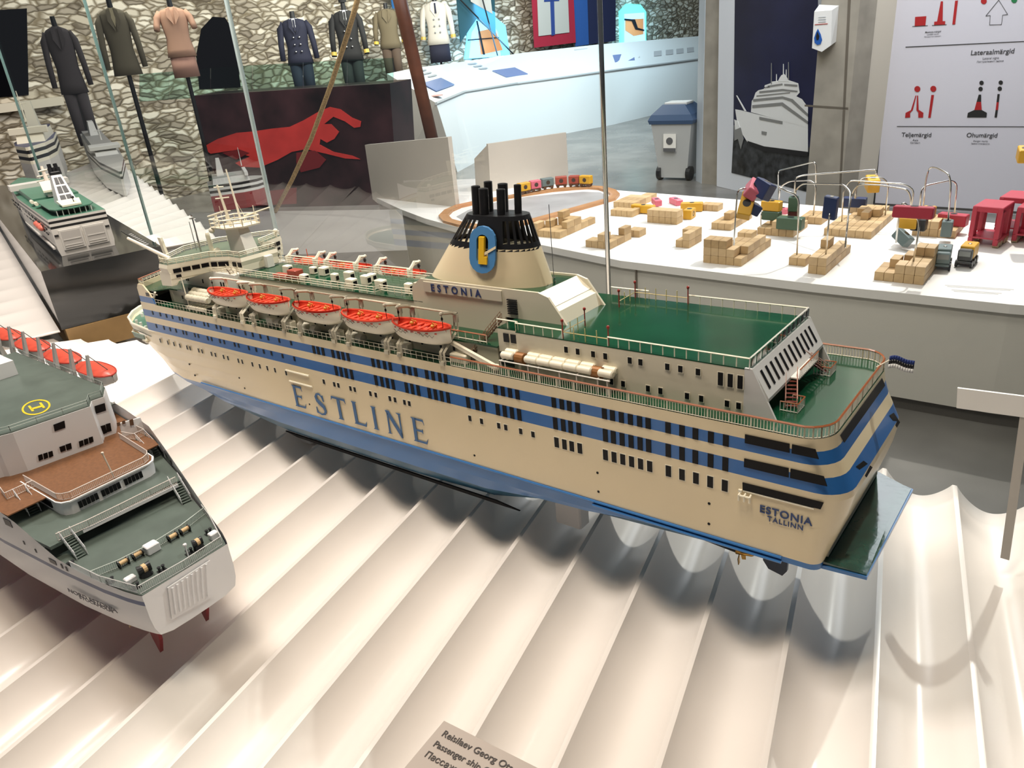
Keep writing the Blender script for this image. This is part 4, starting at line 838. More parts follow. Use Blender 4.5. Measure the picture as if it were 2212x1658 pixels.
# port side windows
for x, w, z, h in ((-84, 1.7, -10.9, 1.0), (-87.5, 1.2, -10.9, 1.0), (-81.7, .3, -13.2, .5), (-79.2, .3, -13.6, .5), (-75.6, 1.5, -14.0, .6), (-73.6, .35, -14.0, .6), (-72.7, .35, -14.1, .6)):
    MB().slab([n_((xx, lerp(tabP, -xx)-.02, zz)) for xx, zz in ((x-w/2, z+h/2), (x+w/2, z+h/2), (x+w/2, z-h/2), (x-w/2, z-h/2))], (0, -1, 0), .04).build('window', GLASSK, ne)
TX = VP((-74, -45.95), (-62, -44.15)); DKB = mat('dark_letters', (.03, .03, .05), .4)
for w_, a_, e_, sz in (('NORD ESTONIA', (148, 1277), (244, 1300), .80), ('STOCKHOLM', (172, 1291.5), (237, 1306), .68)):
    t0 = TX.at(*a_, .3); d = TX.at(*e_, .3)-t0; o = txt(w_, sz, DKB, ne, (0, 0, 0), (1, 0, 0), (0, 1, 0), bold=.012, ext=.02)
    wd_ = max(v.co.x for v in o.data.vertices)/U; X_ = TX.u if TX.u.x > 0 else -TX.u
    for v in o.data.vertices: v.co = (Vector(n_(t0))+X_*(v.co.x/U*d.length/wd_)+Vector((0, 0, 1))*(v.co.y/U)+Vector((X_.y, -X_.x, 0))*(v.co.z/U))*U
# rudders, propeller
for y in (-41.4, -34.9):
    MB().slab([n_((-68.0, y, -21.0)), n_((-64.6, y, -20.4)), n_((-65.2, y, -25)), n_((-66.4, y, -27.6)), n_((-67.2, y, -25.6))], (0, 1, 0), .45).build('rudder', MAR, ne)
MB().slab([n_((-69.5, -38.1, -20.5)), n_((-65, -38.1, -20)), n_((-66, -38.1, -23.2)), n_((-68, -38.1, -23.4))], (0, 1, 0), .6).build('skeg', MAR, ne)
pr = MB().cyl(n_((-70, -41.4, -22.4)), n_((-68.6, -41.4, -22.5)), .4, .2, 10).build('propeller', mat('pale_brass', (.62, .5, .28), .3, metal=1), ne)
for k in range(4):
    a = k*math.pi/2+.7; c, s_ = math.cos(a), math.sin(a); q = [(-69.5, .3*c, .3*s_), (-69.2, 1.2*c-.4*s_, 1.2*s_+.4*c), (-69.0, 1.9*c, 1.9*s_), (-69.3, 1.2*c+.35*s_, 1.2*s_-.35*c)]
    MB().slab([n_((x, -41.4+yy, -22.4+zz)) for x, yy, zz in q], (1, 0, 0), .1).build('blade', MATS['pale_brass'], pr)
# lifeboats with tall grey davits on the starboard boat deck
NR = mat('soft_red_paint', (.58, .075, .04), .4); DG = mat('davit_grey', (.42, .41, .39), .4); HG = mat('hull_grey', (.50, .48, .45), .4)
def boat2():
    t = empty('lifeboat'); L, W = 9.6, 3.6; N = 16; rows = []; low = []
    for i in range(N+1):
        u = i/N; s = max(.03, (1-abs(2*u-1)**2.6)**.6); x = -L/2+L*u
        rows.append([(x, -W/2*s, .1), (x, -W/2*s*.5, .1+.55*s), (x, 0, .1+.75*s), (x, W/2*s*.5, .1+.55*s), (x, W/2*s, .1)])
        low.append([(x, -W/2*s, .1), (x, -W/2*s*.9, -1.1), (x, -W/2*s*.4, -2.0*s-.1), (x, W/2*s*.4, -2.0*s-.1), (x, W/2*s*.9, -1.1), (x, W/2*s, .1)])
    MB().loft(low, close=False, caps=False).build('boat_hull', HG, t, True); c = MB().loft(rows, close=False, caps=False).build('boat_cover', NR, t, True)
    MB().tube([(r[0][0], r[0][1], .1) for r in rows], .12, 5).tube([(r[-1][0], r[-1][1], .1) for r in rows], .12, 5).build('gunwale', mat('dull_red', (.4, .04, .025), .5), t)
    for dx in (-2.6, 2.6):
        MB().loft([[(dx-.7, -1.4, -3.6), (dx+.7, -1.4, -3.6), (dx+.7, -2.4, -3.6), (dx-.7, -2.4, -3.6)], [(dx-.55, -1.9, -.8), (dx+.55, -1.9, -.8), (dx+.55, -2.4, -.8), (dx-.55, -2.4, -.8)], [(dx-.2, -1.3, 3.3), (dx+.2, -1.3, 3.3), (dx+.2, -1.6, 3.3), (dx-.2, -1.6, 3.3)]]).build('davit', DG, t)
        MB().tube([(dx, -1.4, 3.2), (dx+.9, .2, .6)], .06, 4).build('davit_rope', mat('dark_rope', (.1, .09, .08), .8), t)
    MB().cyl((-3.4, -2.2, -3.0), (3.4, -2.2, -3.0), .35).build('davit_beam', NW, t); return t
bt = boat2(); bt.parent = ne; first = True
for x in (-106.8, -118.6, -130.4, -142.4):
    o = bt if x == -106.8 else copy_tree(bt, ne); o.location = Vector(n_((x, -22.6, -4.4)))*U; o.scale = (1.12,)*3
MB().box(-150-NX, -99-NX, -24.8-NY, -24.4-NY, -7.9-NZ, -7.5-NZ).rail([n_((-150, -26, -7.7)), n_((-100, -26, -7.7))], 1.5, 2.2, (.5, 1), .06).build('boat_deck_rail', GREYP, ne)
MB().prism([n_((x, y, 0))[:2] for x, y in ((-116, -30.5), (-122, -30.5), (-124, -44), (-117, -44))], HZ-NZ, HZ+2.4-NZ).build('hangar', NW, ne)
for x, y in ((-85, -36), (-120, -36), (-160, -36)): MB().rbox(x-2-NX, x+2-NX, y-1.2-NY, y+1.2-NY, -31.3-NZ, -22.2-NZ, .2).build('support_block', MATS['clear_support'], ne)
# ================================================================== DARK PLINTH AND THE GREEN DECKED FERRY
PL = [(-213.3, 11.9), (-204.6, 42.8), (-420, 102), (-428, 72)]
PLM = mat('dark_glossy_plinth', (.020, .020, .019), .07, noise=.1, nscale=6, spec=.6)
o = MB().prism(PL, -27.5, -10.2).build('plinth', PLM); tag(o, 'dark glossy plinth carrying the green decked ferry, beyond the bow of the large ferry', 'plinth')
MB().prism([(-212.5, 12.6), (-204.2, 42.6), (-240, 52), (-249, 22)], -35, -27.6).build('wooden_base', mat('ochre_wood', (.30, .18, .07), .5, noise=.1, nscale=20), o)
o = MB(); A, Bp = Vector((-204.9, 41.2, -10.15)), Vector((-262, 57, -10.15))
q = tag(MB().slab([A, A+(Bp-A)*.62, A+(Bp-A)*.62+Vector((-.5, -1.9, 0)), A+Vector((-.5, -1.9, 0))], (0, 0, 1), .15).build('label_strip', mat('charcoal_strip', (.035, .035, .034), .3)), 'narrow charcoal label strip with pale letters along the plinth edge', 'label')
txt('FINLANDIA', 1.6, mat('pale_ink', (.55, .53, .5), .5), q, A+(Bp-A)*.52+Vector((.3, -1.4, .18)), (A-Bp), (.26, .96, 0), space=1.3) if False else None
b = MB()
for k in range(9): c = A+(Bp-A)*(.1+.045*k)+Vector((-.28, -.95, .16)); b.box(c.x-.45, c.x+.45, c.y-.5, c.y+.5, c.z, c.z+.03)
b.build('pale_letters', mat('pale_ink', (.45, .44, .42), .5), q); q.children[0]['kind'] = 'stuff'
hd = math.atan2(.259, -.966); MX = Matrix.Translation(Vector((-225.4, 22.6, -10.15))*U) @ Matrix.Rotation(hd-math.pi, 4, 'Z')
sj = empty('model_ferry', mtx=MX); tag(sj, 'white model ferry with green upper decks, stern towards us on the dark plinth', 'model ship')
SW = mat('bone_white', (.66, .63, .58), .4); SGN = mat('sea_green_deck', (.075, .20, .135), .35, noise=.1, nscale=10); BK = BLACK; W_ = 15.6
# local: x aft (+), forward is -x, y to starboard, z up
b = MB(); lvz = [(0, .4), (2, 0), (6.0, 0), (8.0, 0), (8.7, 0), (9.5, 0), (10.2, 0), (10.9, 0)]
def sring(z, ins): return [(-.2-(z*.05), ins, z), (-.2-(z*.05), W_-ins, z), (-60, W_+.8-ins, z), (-105, W_-1.5, z), (-125, W_*.55, z), (-125, W_*.45, z), (-105, 1.5, z), (-60, -.8+ins, z)]
R_ = [sring(z, i) for z, i in lvz]
for k in range(len(R_)-1): b.loft([R_[k], R_[k+1]], caps=False, mi=0 if k not in (3, 5) else 1)
b.f.append(tuple(range(len(b.v)-8, len(b.v)))); b.m.append(2); b.build('hull', [SW, BK, SGN], sj)
for y in (1.6, 8.1):
    o = MB().box(-.6, .25, y, y+5.9, 1.6, 7.4).build('stern_door', SW, sj)
    b = MB(); b.box(.25, .32, y+.4, y+5.5, 2.0, 7.0); b.build('door_panel', mat('shadow_white', (.52, .49, .45), .5), o)
    for z in (2.2, 2.8, 4.4): MB().box(.3, .45, y+.6, y+5.3, z, z+.25).build('door_rib', SW, o)
for y in (.3, 14.2): MB().box(-.5, -.1, y, y+1.1, 5.8, 6.3).build('stern_port', BK, sj)
b = MB()
for x in range(12): b.box(-9-x*7, -5-x*7, -.75, -.4, 7.4, 7.9).box(-9-x*7, -5-x*7, -.75, -.4, 5.9, 6.3)
b.build('window_band', BK, sj)
for x in (-15, -19.5, -24): MB().ell((x, -.8, 6.8), 2.2, 1.1, 1.0, 12, 7).build('lifeboat', mat('salmon_red', (.66, .16, .11), .4), sj, True)
MB().box(-60, -1, -1.0, -.4, 2.2, 2.8).build('rubbing_strake', SW, sj)
MB().prism([(-3, 3), (-6, 1.8), (-30, 1.4), (-30, W_-1.4), (-6, W_-1.8), (-3, W_-3), (-2, W_/2)], 12.6, 12.9).build('upper_sun_deck', SGN, sj)
MB().prism([(-6, 3.4), (-30, 2.4), (-30, W_-2.4), (-6, W_-3.4)], 10.9, 12.6).build('sun_deck_shade', BK, sj)  # black block paints in the dark shade beneath the overhanging deck
b = MB()
for i in range(7): b.cyl((-3.2, 3.2+i*1.55, 10.9), (-3.2, 3.2+i*1.55, 12.6), .14, .14, 6)
b.build('deck_pillar', SW, sj); 
MB().prism([(-34, 1), (-90, 1), (-90, W_-1), (-34, W_-1)], 10.9, 13.0).build('forward_deck', SGN, sj)
fu = MB().loft([[(-9, 5.2, 12.9), (-9, 10.4, 12.9), (-19, 10.4, 12.9), (-19, 5.2, 12.9)], [(-17.0, 6.4, 21), (-17.0, 9.2, 21), (-21, 9.2, 21), (-21, 6.4, 21)]]).build('funnel', GREYP, sj)
for r in range(3):
    for c_ in range(2):
        t0, t1 = (r+.35)/3.4, (r+1.1)/3.4; w = lambda t: 2.1-1.1*t
        p = lambda t, s: (-9-8*t+.05, 7.8+s*w(t), 12.9+8.1*t)
        a, e = (-.88, -.08) if c_ == 0 else (.08, .88); MB().slab([p(t0, a), p(t0, e), p(t1, e), p(t1, a)], (.7, 0, .7), .12).build('funnel_window', BK, fu)
b = MB()
for i, (x, y) in enumerate(((-18, 6.8), (-19.5, 8.8), (-18.4, 8), (-20.3, 7.2), (-17.6, 9))): b.cyl((x, y, 21), (x-.6, y, 23+i % 2), .6, .6, 8)
b.rbox(-21, -17, 6.4, 9.2, 21, 22, .2); b.build('funnel_top', BK, fu)
MB().slab([(-4, 5.2, 13.1), (-10, 4.8, 13.9), (-10, 11, 13.9), (-4, 10.4, 13.1)], (0, 0, 1), .5).build('funnel_apron', TRIMW, sj)
MB().cyl((-6.2, 8.8, 13.4), (-6.2, 8.8, 15.2), .12, .12).ell((-6.2, 8.8, 15.2), .5, .5, .5, 8, 5).build('deck_light', BK, sj)
MB().slab([(-32, 4.6, 14.6), (-43, 5.4, 16.4), (-43, 11.2, 16.4), (-32, 10.6, 14.6)], (0, 0, 1), .6).build('white_canopy', TRIMW, sj); MB().box(-42, -33, 5.6, 10.2, 13, 14.8).build('canopy_house', SW, sj)
for x, y in ((-27, 1.0), (-33, .6)): MB().tube([(x-1.6, y, 12.4), (x+1.6, y, 12.4)], .55, 8).build('canister', TRIMW, sj)
b = MB().tube([(-48, 8.4, 15), (-50, 8.4, 21)], [.9, .4], 8)
for z, w in ((16.5, 3), (18, 2.4), (19.6, 1.6)): b.tube([(-49, 8.4-w, z), (-49, 8.4+w, z+.3)], .3, 6)
b.build('mast', mat('pinkish_white', (.78, .66, .55), .4), sj)
MB().box(-72, -66, -1.6, W_+1.6, 12.6, 14.4).build('bridge', SW, sj)
# ---------------- simpler ferries further off, two of them reflections built as solid models
def ferry(label, mtx, L, W, H, hullm, deckm, bands, white, masts=True, base=None):
    r = empty('model_ferry', mtx=mtx); tag(r, label, 'model ship')
    sec = lambda z, f: [(0, W*.08*f, z), (0, W-W*.08*f, z), (-L*.55, W, z), (-L*.8, W*.86, z), (-L*(.95+.05*z/H), W*.53, z), (-L*(.95+.05*z/H), W*.47, z), (-L*.8, W*.14, z), (-L*.55, 0, z)]
    b = MB(); zz = [0, H*.35, H*.6]+[H*.6+H*.4*(i+1)/(len(bands)) for i in range(len(bands))]
    R_ = [sec(z, 1) for z in zz]
    for k in range(len(zz)-1): b.loft([R_[k], R_[k+1]], caps=False, mi=0 if k < 2 else bands[k-2])
    b.f.append(tuple(range(len(b.v)-8, len(b.v)))); b.m.append(3); b.build('hull', [hullm, BK, white, deckm], r)
    MB().loft([[(-L*.08, W*.12, H), (-L*.08, W*.88, H), (-L*.7, W*.85, H), (-L*.7, W*.15, H)], [(-L*.1, W*.14, H*1.22), (-L*.1, W*.86, H*1.22), (-L*.66, W*.83, H*1.22), (-L*.66, W*.17, H*1.22)]]).build('deckhouse', white, r)
    MB().prism([(-L*.1, W*.14), (-L*.66, W*.17), (-L*.66, W*.83), (-L*.1, W*.86)], H*1.22, H*1.26).build('upper_deck', deckm, r)
    MB().loft([[(-L*.18, W*.35, H*1.25), (-L*.18, W*.65, H*1.25), (-L*.3, W*.65, H*1.25), (-L*.3, W*.35, H*1.25)], [(-L*.22, W*.4, H*1.9), (-L*.22, W*.6, H*1.9), (-L*.28, W*.6, H*1.9), (-L*.28, W*.4, H*1.9)]]).build('funnel', white, r)
    MB().rbox(-L*.68, -L*.62, W*.02, W*.98, H*1.2, H*1.36, .2).build('bridge', white, r)
    MB().cyl((-L*.62, W/2, H*1.5), (-L*.62, W/2, H*2.2), .4, .2).tube([(-L*.62, W*.35, H*1.9), (-L*.62, W*.65, H*1.9)], .2, 5).build('mast', white, r)
    return r
def place_m(px, py, z, hdeg): p = atz(px, py, z); return Matrix.Translation(p*U) @ Matrix.Rotation(math.radians(hdeg), 4, 'Z')
NAVYD = mat('navy_deck', (.035, .045, .13), .4, noise=.2, nscale=30)
def place2(a, c_, z, W):      # stern and bow ground pixels -> matrix (centre line) and length
    A, C_ = atz(*a, z), atz(*c_, z); d = (C_-A); h = math.atan2(-d.y, -d.x); R_m = Matrix.Rotation(h, 4, 'Z')
    return Matrix.Translation((A-R_m.to_3x3() @ Vector((0, W/2, 0)))*U) @ R_m, d.length
MX2 = Matrix.Translation((atz(77, 372, -9)-Matrix.Rotation(math.radians(153), 3, 'Z') @ Vector((0, 17, 0)))*U) @ Matrix.Rotation(math.radians(153), 4, 'Z')
bl = ferry('white ferry with navy decks, black window bands and green and red leaf motif', MX2, 82, 17, 19, SW, NAVYD, [2, 1, 2, 1, 2], TRIMW)
for x0, w in ((-3.5, 3.6), (-13, 4.2)):
    MB().slab([(x0, 17.1, 4), (x0-w*.8, 17.1, 6), (x0-w, 17.1, 9.6), (x0-w*.3, 17.1, 9.0), (x0+.3, 17.1, 6)], (0, 1, 0), .35).build('leaf_motif', mat('leaf_green', (.01, .13, .045), .4), bl)
MB().slab([(-8.2, 17.1, 1.5), (-7.2, 17.1, 5.6), (-3.0, 17.1, 9.6), (-4.0, 17.1, 9.8), (-8.2, 17.1, 5.8), (-9.0, 17.1, 1.5)], (0, 1, 0), .35).build('red_ribbon', mat('ribbon_red', (.28, .03, .03), .4), bl)
for x, y, z in ((-10, 14, 19.8), (-16, 12, 19.8), (-24, 15, 19.8)): MB().ell((x, y, z+.8), 1, 1, 1, 10, 6).build('radar_dome', TRIMW, bl)
m_, L_ = place2((206, 325), (278, 432), -12.8, 15); g = ferry('pale grey ferry standing in for a glass reflection, right of the green decked ferry', m_, L_, 15, 12, GREYP, mat('grey_deck', (.34, .33, .31), .5), [2, 1, 2, 1], mat('soft_grey', (.60, .59, .56), .5))  # solid model added in place of a ship reflected in the pane
m_, L_ = place2((462, 452), (640, 425), -69.9, 30); rf_ = ferry('white and maroon ferry standing in for a glass reflection, on the grey platform', m_, L_*.7, 30, 20, MAR, mat('grey_deck', (.34, .33, .31), .5), [2, 1, 2, 1], mat('soft_grey', (.60, .59, .56), .5))  # maroon ferry is a glass reflection built as a solid model
# ================================================================== LABEL CARD AND SIGN HOLDER
cz = -17.5; c0, c1, c2 = atz(960, 1561, cz), atz(1152, 1658, cz), atz(925, 1658, cz)
ux = (c1-c0).normalized(); uy = (c2-c0).normalized(); uy = (uy-ux*uy.dot(ux)).normalized()
cc = tag(MB().slab([c0, c0+ux*18, c0+ux*18+uy*12, c0+uy*12], (0, 0, 1), .3).build('label_card', mat('taupe_card', (.36, .30, .255), .6)), 'taupe label card with dark text at the bottom of the case', 'label')
INK = mat('brown_black_ink', (.035, .025, .02), .6)
for k, (s, sz) in enumerate((('Reisilaev Georg Ots', .92), ('Passenger ship Georg Ots', .86), ('Пассажирское судно', .86))):
    txt(s, sz, INK, cc, c0+ux*.75+uy*(1.42+k*1.22)+Vector((0, 0, .34)), ux, -uy, bold=.012)
for t in (2, 15): MB().cyl(c0+ux*t+uy*9+Vector((0, 0, -.02)), c0+ux*t+uy*9+Vector((0, 0, -10.0)), .3, .3).build('card_leg', STEEL, cc)
hA, hB = atD(2068, 838, 130), atD(2068, 880, 130); 
pb = atz(2170, 1208, -28.2); dirx = Vector((1, .03, 0)).normalized()
d = ray(2068, 858); t = ((pb-CAM).dot(Vector((0, 1, 0))))/d.y; e0 = CAM+d*t
def onp(x, y): d = ray(x, y); t = (pb.y-CAM.y)/d.y; return CAM+d*t
T0, T1, T2, T3 = onp(2068, 838), onp(2260, 862), onp(2260, 908), onp(2066, 881)
hh = tag(MB().slab([T0, T1, T2, T3], (0, 1, 0), .35).build('sign_holder', mat('holder_white', (.74, .72, .68), .35)), 'blank white sign plate on a slim leg at the right edge of the case', 'sign')
Q = onp(2212, 900); MB().slab([(Q.x-.5, pb.y+.1, T2.z+1), (Q.x+.55, pb.y+.1, T2.z+1), (pb.x+.5, pb.y+.1, pb.z), (pb.x-.5, pb.y+.1, pb.z)], (0, 1, 0), .5).build('leg', mat('holder_grey', (.42, .39, .35), .35), hh)
# ================================================================== THE PLAY TABLE
ZT = -78.0
def tz(x, y): p = atz(x, y, ZT); return (p.x, p.y)
c6 = lambda x, y: (1300+x/4.809, 340+y/4.809)
c7 = lambda x, y: (1680+x/4.158, 340+y/4.158)
c5 = lambda x, y: (760+x/3.8138, 300+y/3.8138)
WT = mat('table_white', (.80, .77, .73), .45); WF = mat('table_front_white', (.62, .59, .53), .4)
front = [(60, 291), (-6, 281), (-83, 278), (-185, 279), (-250, 292), (-318, 306), (-370, 322), (-413, 340), (-470, 368)]
back = [(-480, 440), (-420, 462), (-275, 442), (-132, 431), (-25, 414), (60, 408)]
tb = empty('play_table', (-180, 350, ZF)); tag(tb, 'low white play table covered with wooden blocks, behind the glass case', 'table')
loc = lambda p, z=0: (p[0]+180, p[1]-350, z-ZF)
top = front+back; 
MB().prism([loc(p)[:2] for p in top][::-1], ZT-4-ZF, ZT-ZF).build('table_top', WT, tb)
fr = [(x, y+2.5) for x, y in front]; bk = [(x, y-2) for x, y in back]
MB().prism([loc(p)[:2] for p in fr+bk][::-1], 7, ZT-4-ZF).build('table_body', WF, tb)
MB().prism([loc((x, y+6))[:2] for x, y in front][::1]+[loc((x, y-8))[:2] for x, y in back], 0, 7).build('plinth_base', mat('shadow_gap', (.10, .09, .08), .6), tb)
for x in (-176.5,): MB().box(*[loc((x-.2, 0))[0], loc((x+.2, 0))[0]], loc((0, 279.2))[1], loc((0, 281.8))[1], 8, ZT-4.2-ZF).build('panel_seam', mat('seam', (.25, .22, .19), .6), tb)
# printed patches on the table top
pr_ = MB().slab([Vector(loc(tz(*c5(*p)), ZT)) for p in [(860, 640), (960, 585), (1150, 530), (1450, 475), (1900, 435), (2050, 440), (2100, 470), (2050, 510), (1480, 665), (940, 690)]], (0, 0, 1), .08).build('printed_pond', mat('pond_grey', (.36, .35, .35), .5, noise=.15, nscale=4), tb)
b = MB()
for x0, y0, x1, y1 in ((1502, 1148, 2120, 1188), (1560, 1190, 2010, 1222)):
    for k in range(2):
        A, Bq = Vector(loc(tz(*c7(x0+k*20, y0+k*12)), ZT)), Vector(loc(tz(*c7(x1-k*30, y1+k*8)), ZT)); b.slab([A, Bq, Bq+Vector((0, .5, 0)), A+Vector((0, .5, 0))], (0, 0, 1), .06)
b.build('printed_caption', mat('print_grey', (.42, .40, .38), .6), tb).update_tag(); kids(tb)[-1]
# ---------------- wooden blocks
W1 = [mat('beech_a', (.50, .34, .17), .55, noise=.12, nscale=30), mat('beech_b', (.56, .39, .21), .55, noise=.10, nscale=24), mat('beech_c', (.44, .29, .14), .55, noise=.12, nscale=34)]
S = 4.12
def mkblock(n, m):
    g = .06; return MB().rbox(g, S-g, g, S*n-g, 0, S-g, .12).build('building_block', m)
protos = {}
GRP = {}
def stack(name, px, heights, where, x=None, y=None, n=2):
    p = tz(*px) if x is None else (x, y)
    for i, col in enumerate(heights):
        for j, h in enumerate(col):
            for k in range(h):
                key = (n, (i*3+j*5+k*7) % 3)
                if key not in protos: o = protos[key] = mkblock(n, W1[key[1]])
                else: o = protos[key].copy(); COL.objects.link(o)
                o.location = Vector((p[0]+i*S, p[1]+j*S*n+(.0), ZT+k*S))*U
                tag(o, 'plain beech building block in the '+where, 'building block', 'building blocks in the '+where)
stack('A', c6(1050, 1090), [[3, 1], [3, 2, 1], [3, 2, 2], [2, 2, 2, 1, 1], [1, 2, 2, 2, 1]], 'tallest three layer stack nearest the ferry deck')
stack('B', c6(765, 930), [[1, 2], [2, 2]], 'small stack left of the three layer stack')
stack('C', c6(470, 675), [[2], [2], [2], [2], [2]], 'neat square two layer stack by the yellow toys')
stack('D', c6(1135, 745), [[1, 1], [1, 2, 1], [1, 1, 1, 1]], 'long low stack left of the green toy containers')
stack('E', c6(1610, 800), [[1, 1], [1, 2], [2, 2], [1, 1], [1, 1, 1]], 'flat stack under the green toy containers')
stack('F', c5(1490, 800), [[2, 1], [1, 2], [1, 1, 3], [1, 1, 2, 1], [1, 2, 2, 1, 1]], 'stepped pyramid stack right of the funnel')
stack('G', c5(1925, 890), [[1], [1], [2, 1], [1, 1, 2]], 'low stack right behind the glass joint')
stack('H', c7(95, 965), [[1], [1]], 'low pair at the foot of the dipping wire')
stack('H', c7(268, 1040), [[2, 2, 3, 1], [2, 2, 2, 2, 1]], 'narrow stack below the upright navy box')
stack('I', c7(860, 1100), [[1, 1], [1, 2], [2, 1, 2, 1], [2, 2, 3], [2, 2, 3, 1]], 'wide stepped stack beside the grey truck')
stack('J', c7(410, 700), [[1, 1, 1, 1], [1, 1, 1, 1, 1], [1, 1, 1, 1, 2, 1], [1, 1, 1, 2, 2, 1], [1, 1, 1, 1, 2, 1], [1, 1, 1, 1, 1, 1]], 'large flat raft below the yellow hanging box')
stack('K', c7(1200, 700), [[2, 1], [2, 2, 1], [2, 2, 1], [1, 2, 1, 1], [1, 1, 1, 1]], 'stack behind the dark red hanging box')
stack('M', c6(120, 520), [[1, 1, 1], [1, 1, 1], [1, 1, 1, 1], [1, 1, 1, 1]], 'flat group at the back beside the glass joint')
stack('L', c6(90, 605), [[1], [1], [1], [1, 1]], 'single row before the group by the glass joint')
stack('N', c6(1020, 550), [[1], [1], [1]], 'single row right of the yellow toy boxes')
stack('O', c6(265, 820), [[1], [1]], 'free standing pair right of the glass joint')
stack('P', c6(1405, 850), [[1], [1]], 'lone pair behind the tallest three layer stack')
stack('Q', c7(200, 590), [[1, 1], [1, 1], [1, 1]], 'small flat group left of the large raft')
stack('R', c7(640, 500), [[1], [1], [1], [1], [1]], 'back row under the blue hanging box')
# ---------------- toy containers
TY = mat('toy_yellow', (.62, .33, .02), .4); TR = mat('toy_red', (.42, .03, .055), .4); TP_ = mat('toy_pink', (.62, .13, .18), .4); TN = mat('toy_navy', (.012, .025, .09), .4); TG = mat('toy_green', (.05, .10, .06), .45); TS = mat('toy_slate', (.12, .16, .16), .45)
def container(px, D, m, label, size=(5, 10, 5), rot=(0, 0, 0), ring=True, z=None):
    p = atD(*px, D) if z is None else atz(*px, z); w, l, h = size
    r = empty('toy_container', p); r.rotation_euler = rot; tag(r, label, 'toy container')
    MB().rbox(-w/2, w/2, -l/2, l/2, -h/2, h/2, .35).build('box_body', m, r)
    MB().cyl((0, 0, h/2-.02), (0, 0, h/2+.12), w*.3, w*.3, 14).build('magnet_disc', BLACK if m is not TN else STEEL, r)
    b = MB(); 
    for i in range(14):
        a0, a1 = 2*math.pi*i/14, 2*math.pi*(i+1)/14; f = lambda a, q: (w/2+.02, q*math.cos(a), q*math.sin(a))
        b.slab([f(a0, w*.3), f(a1, w*.3), f(a1, w*.18), f(a0, w*.18)], (1, 0, 0), .05)
    b.build('round_mark', mat('mark_dark', (.05, .03, .02), .5), r); return r
def Dof(px, zz): p = atz(*px, zz); return math.hypot(p.x-CAM.x, p.y-CAM.y)
dA = Dof(c6(1385, 910), ZT+12)
container(c6(1570, 330), dA, TP_, 'pink toy container tilted at the top of the wire cluster', (6, 9, 6), (.5, .6, .5))
container(c6(1675, 330), dA-2, TN, 'navy toy container with white mark at the top of the wire cluster', (5.5, 9.5, 8), (.3, .35, 1.2))
container(c6(1500, 500), dA, TY, 'yellow toy container tilted below the pink one', (6.5, 12, 6), (.9, .2, .3))
container(c6(1580, 530), dA+2, TN, 'small navy toy container hanging at the bottom of the wire cluster', (5, 6.5, 5), (.2, .5, .8))
container(c6(1765, 500), Dof(c6(1765, 620), ZT+8), TY, 'yellow toy container upright above the green one', (5, 11, 5.5), (0, 0, 1.5))
container(c6(1765, 600), Dof(c6(1765, 620), ZT+8)-1, TG, 'dark green toy container under the yellow one', (5, 10, 5), (0, 0, 1.5))
container(c6(1960, 680), Dof(c6(1960, 720), ZT+5)-3, TG, 'large green toy container with round mark on the flat stack', (6, 14, 6.5), (0, 0, 1.55))
container(c6(1990, 480), Dof(c6(1990, 620), ZT+8), TG, 'green toy container standing on end behind the large green one', (5, 5, 8), (0, 0, .2))
container(c6(1985, 580), Dof(c6(1990, 620), ZT+8)+1, mat('toy_maroon', (.09, .02, .02), .4), 'maroon toy container standing on end behind the large green one', (5, 5, 8), (0, 0, .2))
container(c6(1880, 550), Dof(c6(1880, 600), ZT), TP_, 'pink toy container lying behind the yellow upright one', z=ZT+3, size=(4, 8, 3.5), rot=(0, 0, 1.2))
container(c6(770, 455), 0, TP_, 'pink toy container lying at the back edge of the table', z=ZT+2, size=(5, 12, 4), rot=(0, 0, .9))
container(c6(570, 460), 0, TP_, 'pink toy container lying between the block groups', z=ZT+3.5, size=(5, 11, 4), rot=(0, 0, .7))
container(c6(430, 530), 0, TY, 'yellow toy container lying left of the neat square stack', z=ZT+3, size=(5, 16, 5), rot=(0, 0, .35+1.2))
container(c6(935, 510), 0, TY, 'yellow toy container lying furthest right of the neat square stack', z=ZT+3, size=(5, 14, 5.5), rot=(0, 0, 1.9))
container(c6(910, 580), 0, TY, 'yellow toy container lying nearest right of the neat square stack', z=ZT+3, size=(5.5, 9, 6), rot=(0, 0, .1))
container(c7(850, 235), Dof(c7(850, 490), ZT+6), TY, 'yellow toy container hanging high over the raft of blocks', (6.2, 12, 7), (.1, 0, .4))
container(c7(690, 400), Dof(c7(690, 470), ZT+4), TN, 'blue toy container hanging over the back row', (5, 13, 5.5), (0, 0, 1.6))
container(c7(475, 450), Dof(c7(430, 860), ZT+8), TN, 'navy toy container upright on a wire above the narrow stack', (2.8, 6.4, 11), (.1, -.15, 1.4))
container(c7(1220, 490), Dof(c7(1220, 930), ZT+9), TR, 'dark red toy container lying across the wires', (5.5, 16, 5), (0, .1, 1.6))
container(c7(1360, 490), Dof(c7(1220, 930), ZT+9)+3, TY, 'yellow toy container touching the end of the dark red one', (4, 5, 5), (0, 0, 1.6))
container(c7(1165, 585), Dof(c7(1165, 640), ZT+8), TY, 'yellow toy container below the dark red one', (5, 9, 5.5), (0, 0, 1.6))
container(c7(1270, 600), Dof(c7(1270, 640), ZT+8), BLACK, 'black toy container below the dark red one', (5, 7, 6), (0, 0, 1.5), )
container(c7(1125, 720), Dof(c7(1125, 770), ZT+4)+4, TS, 'slate toy container tipped over beside the wide stepped stack', (5, 9, 5.5), (.5, .3, 1.2))
container(c7(1575, 555), Dof(c7(1575, 600), ZT+6)+6, TR, 'red toy container at the back, right of the hanging wires', (5.5, 14, 6), (0, 0, 1.4))
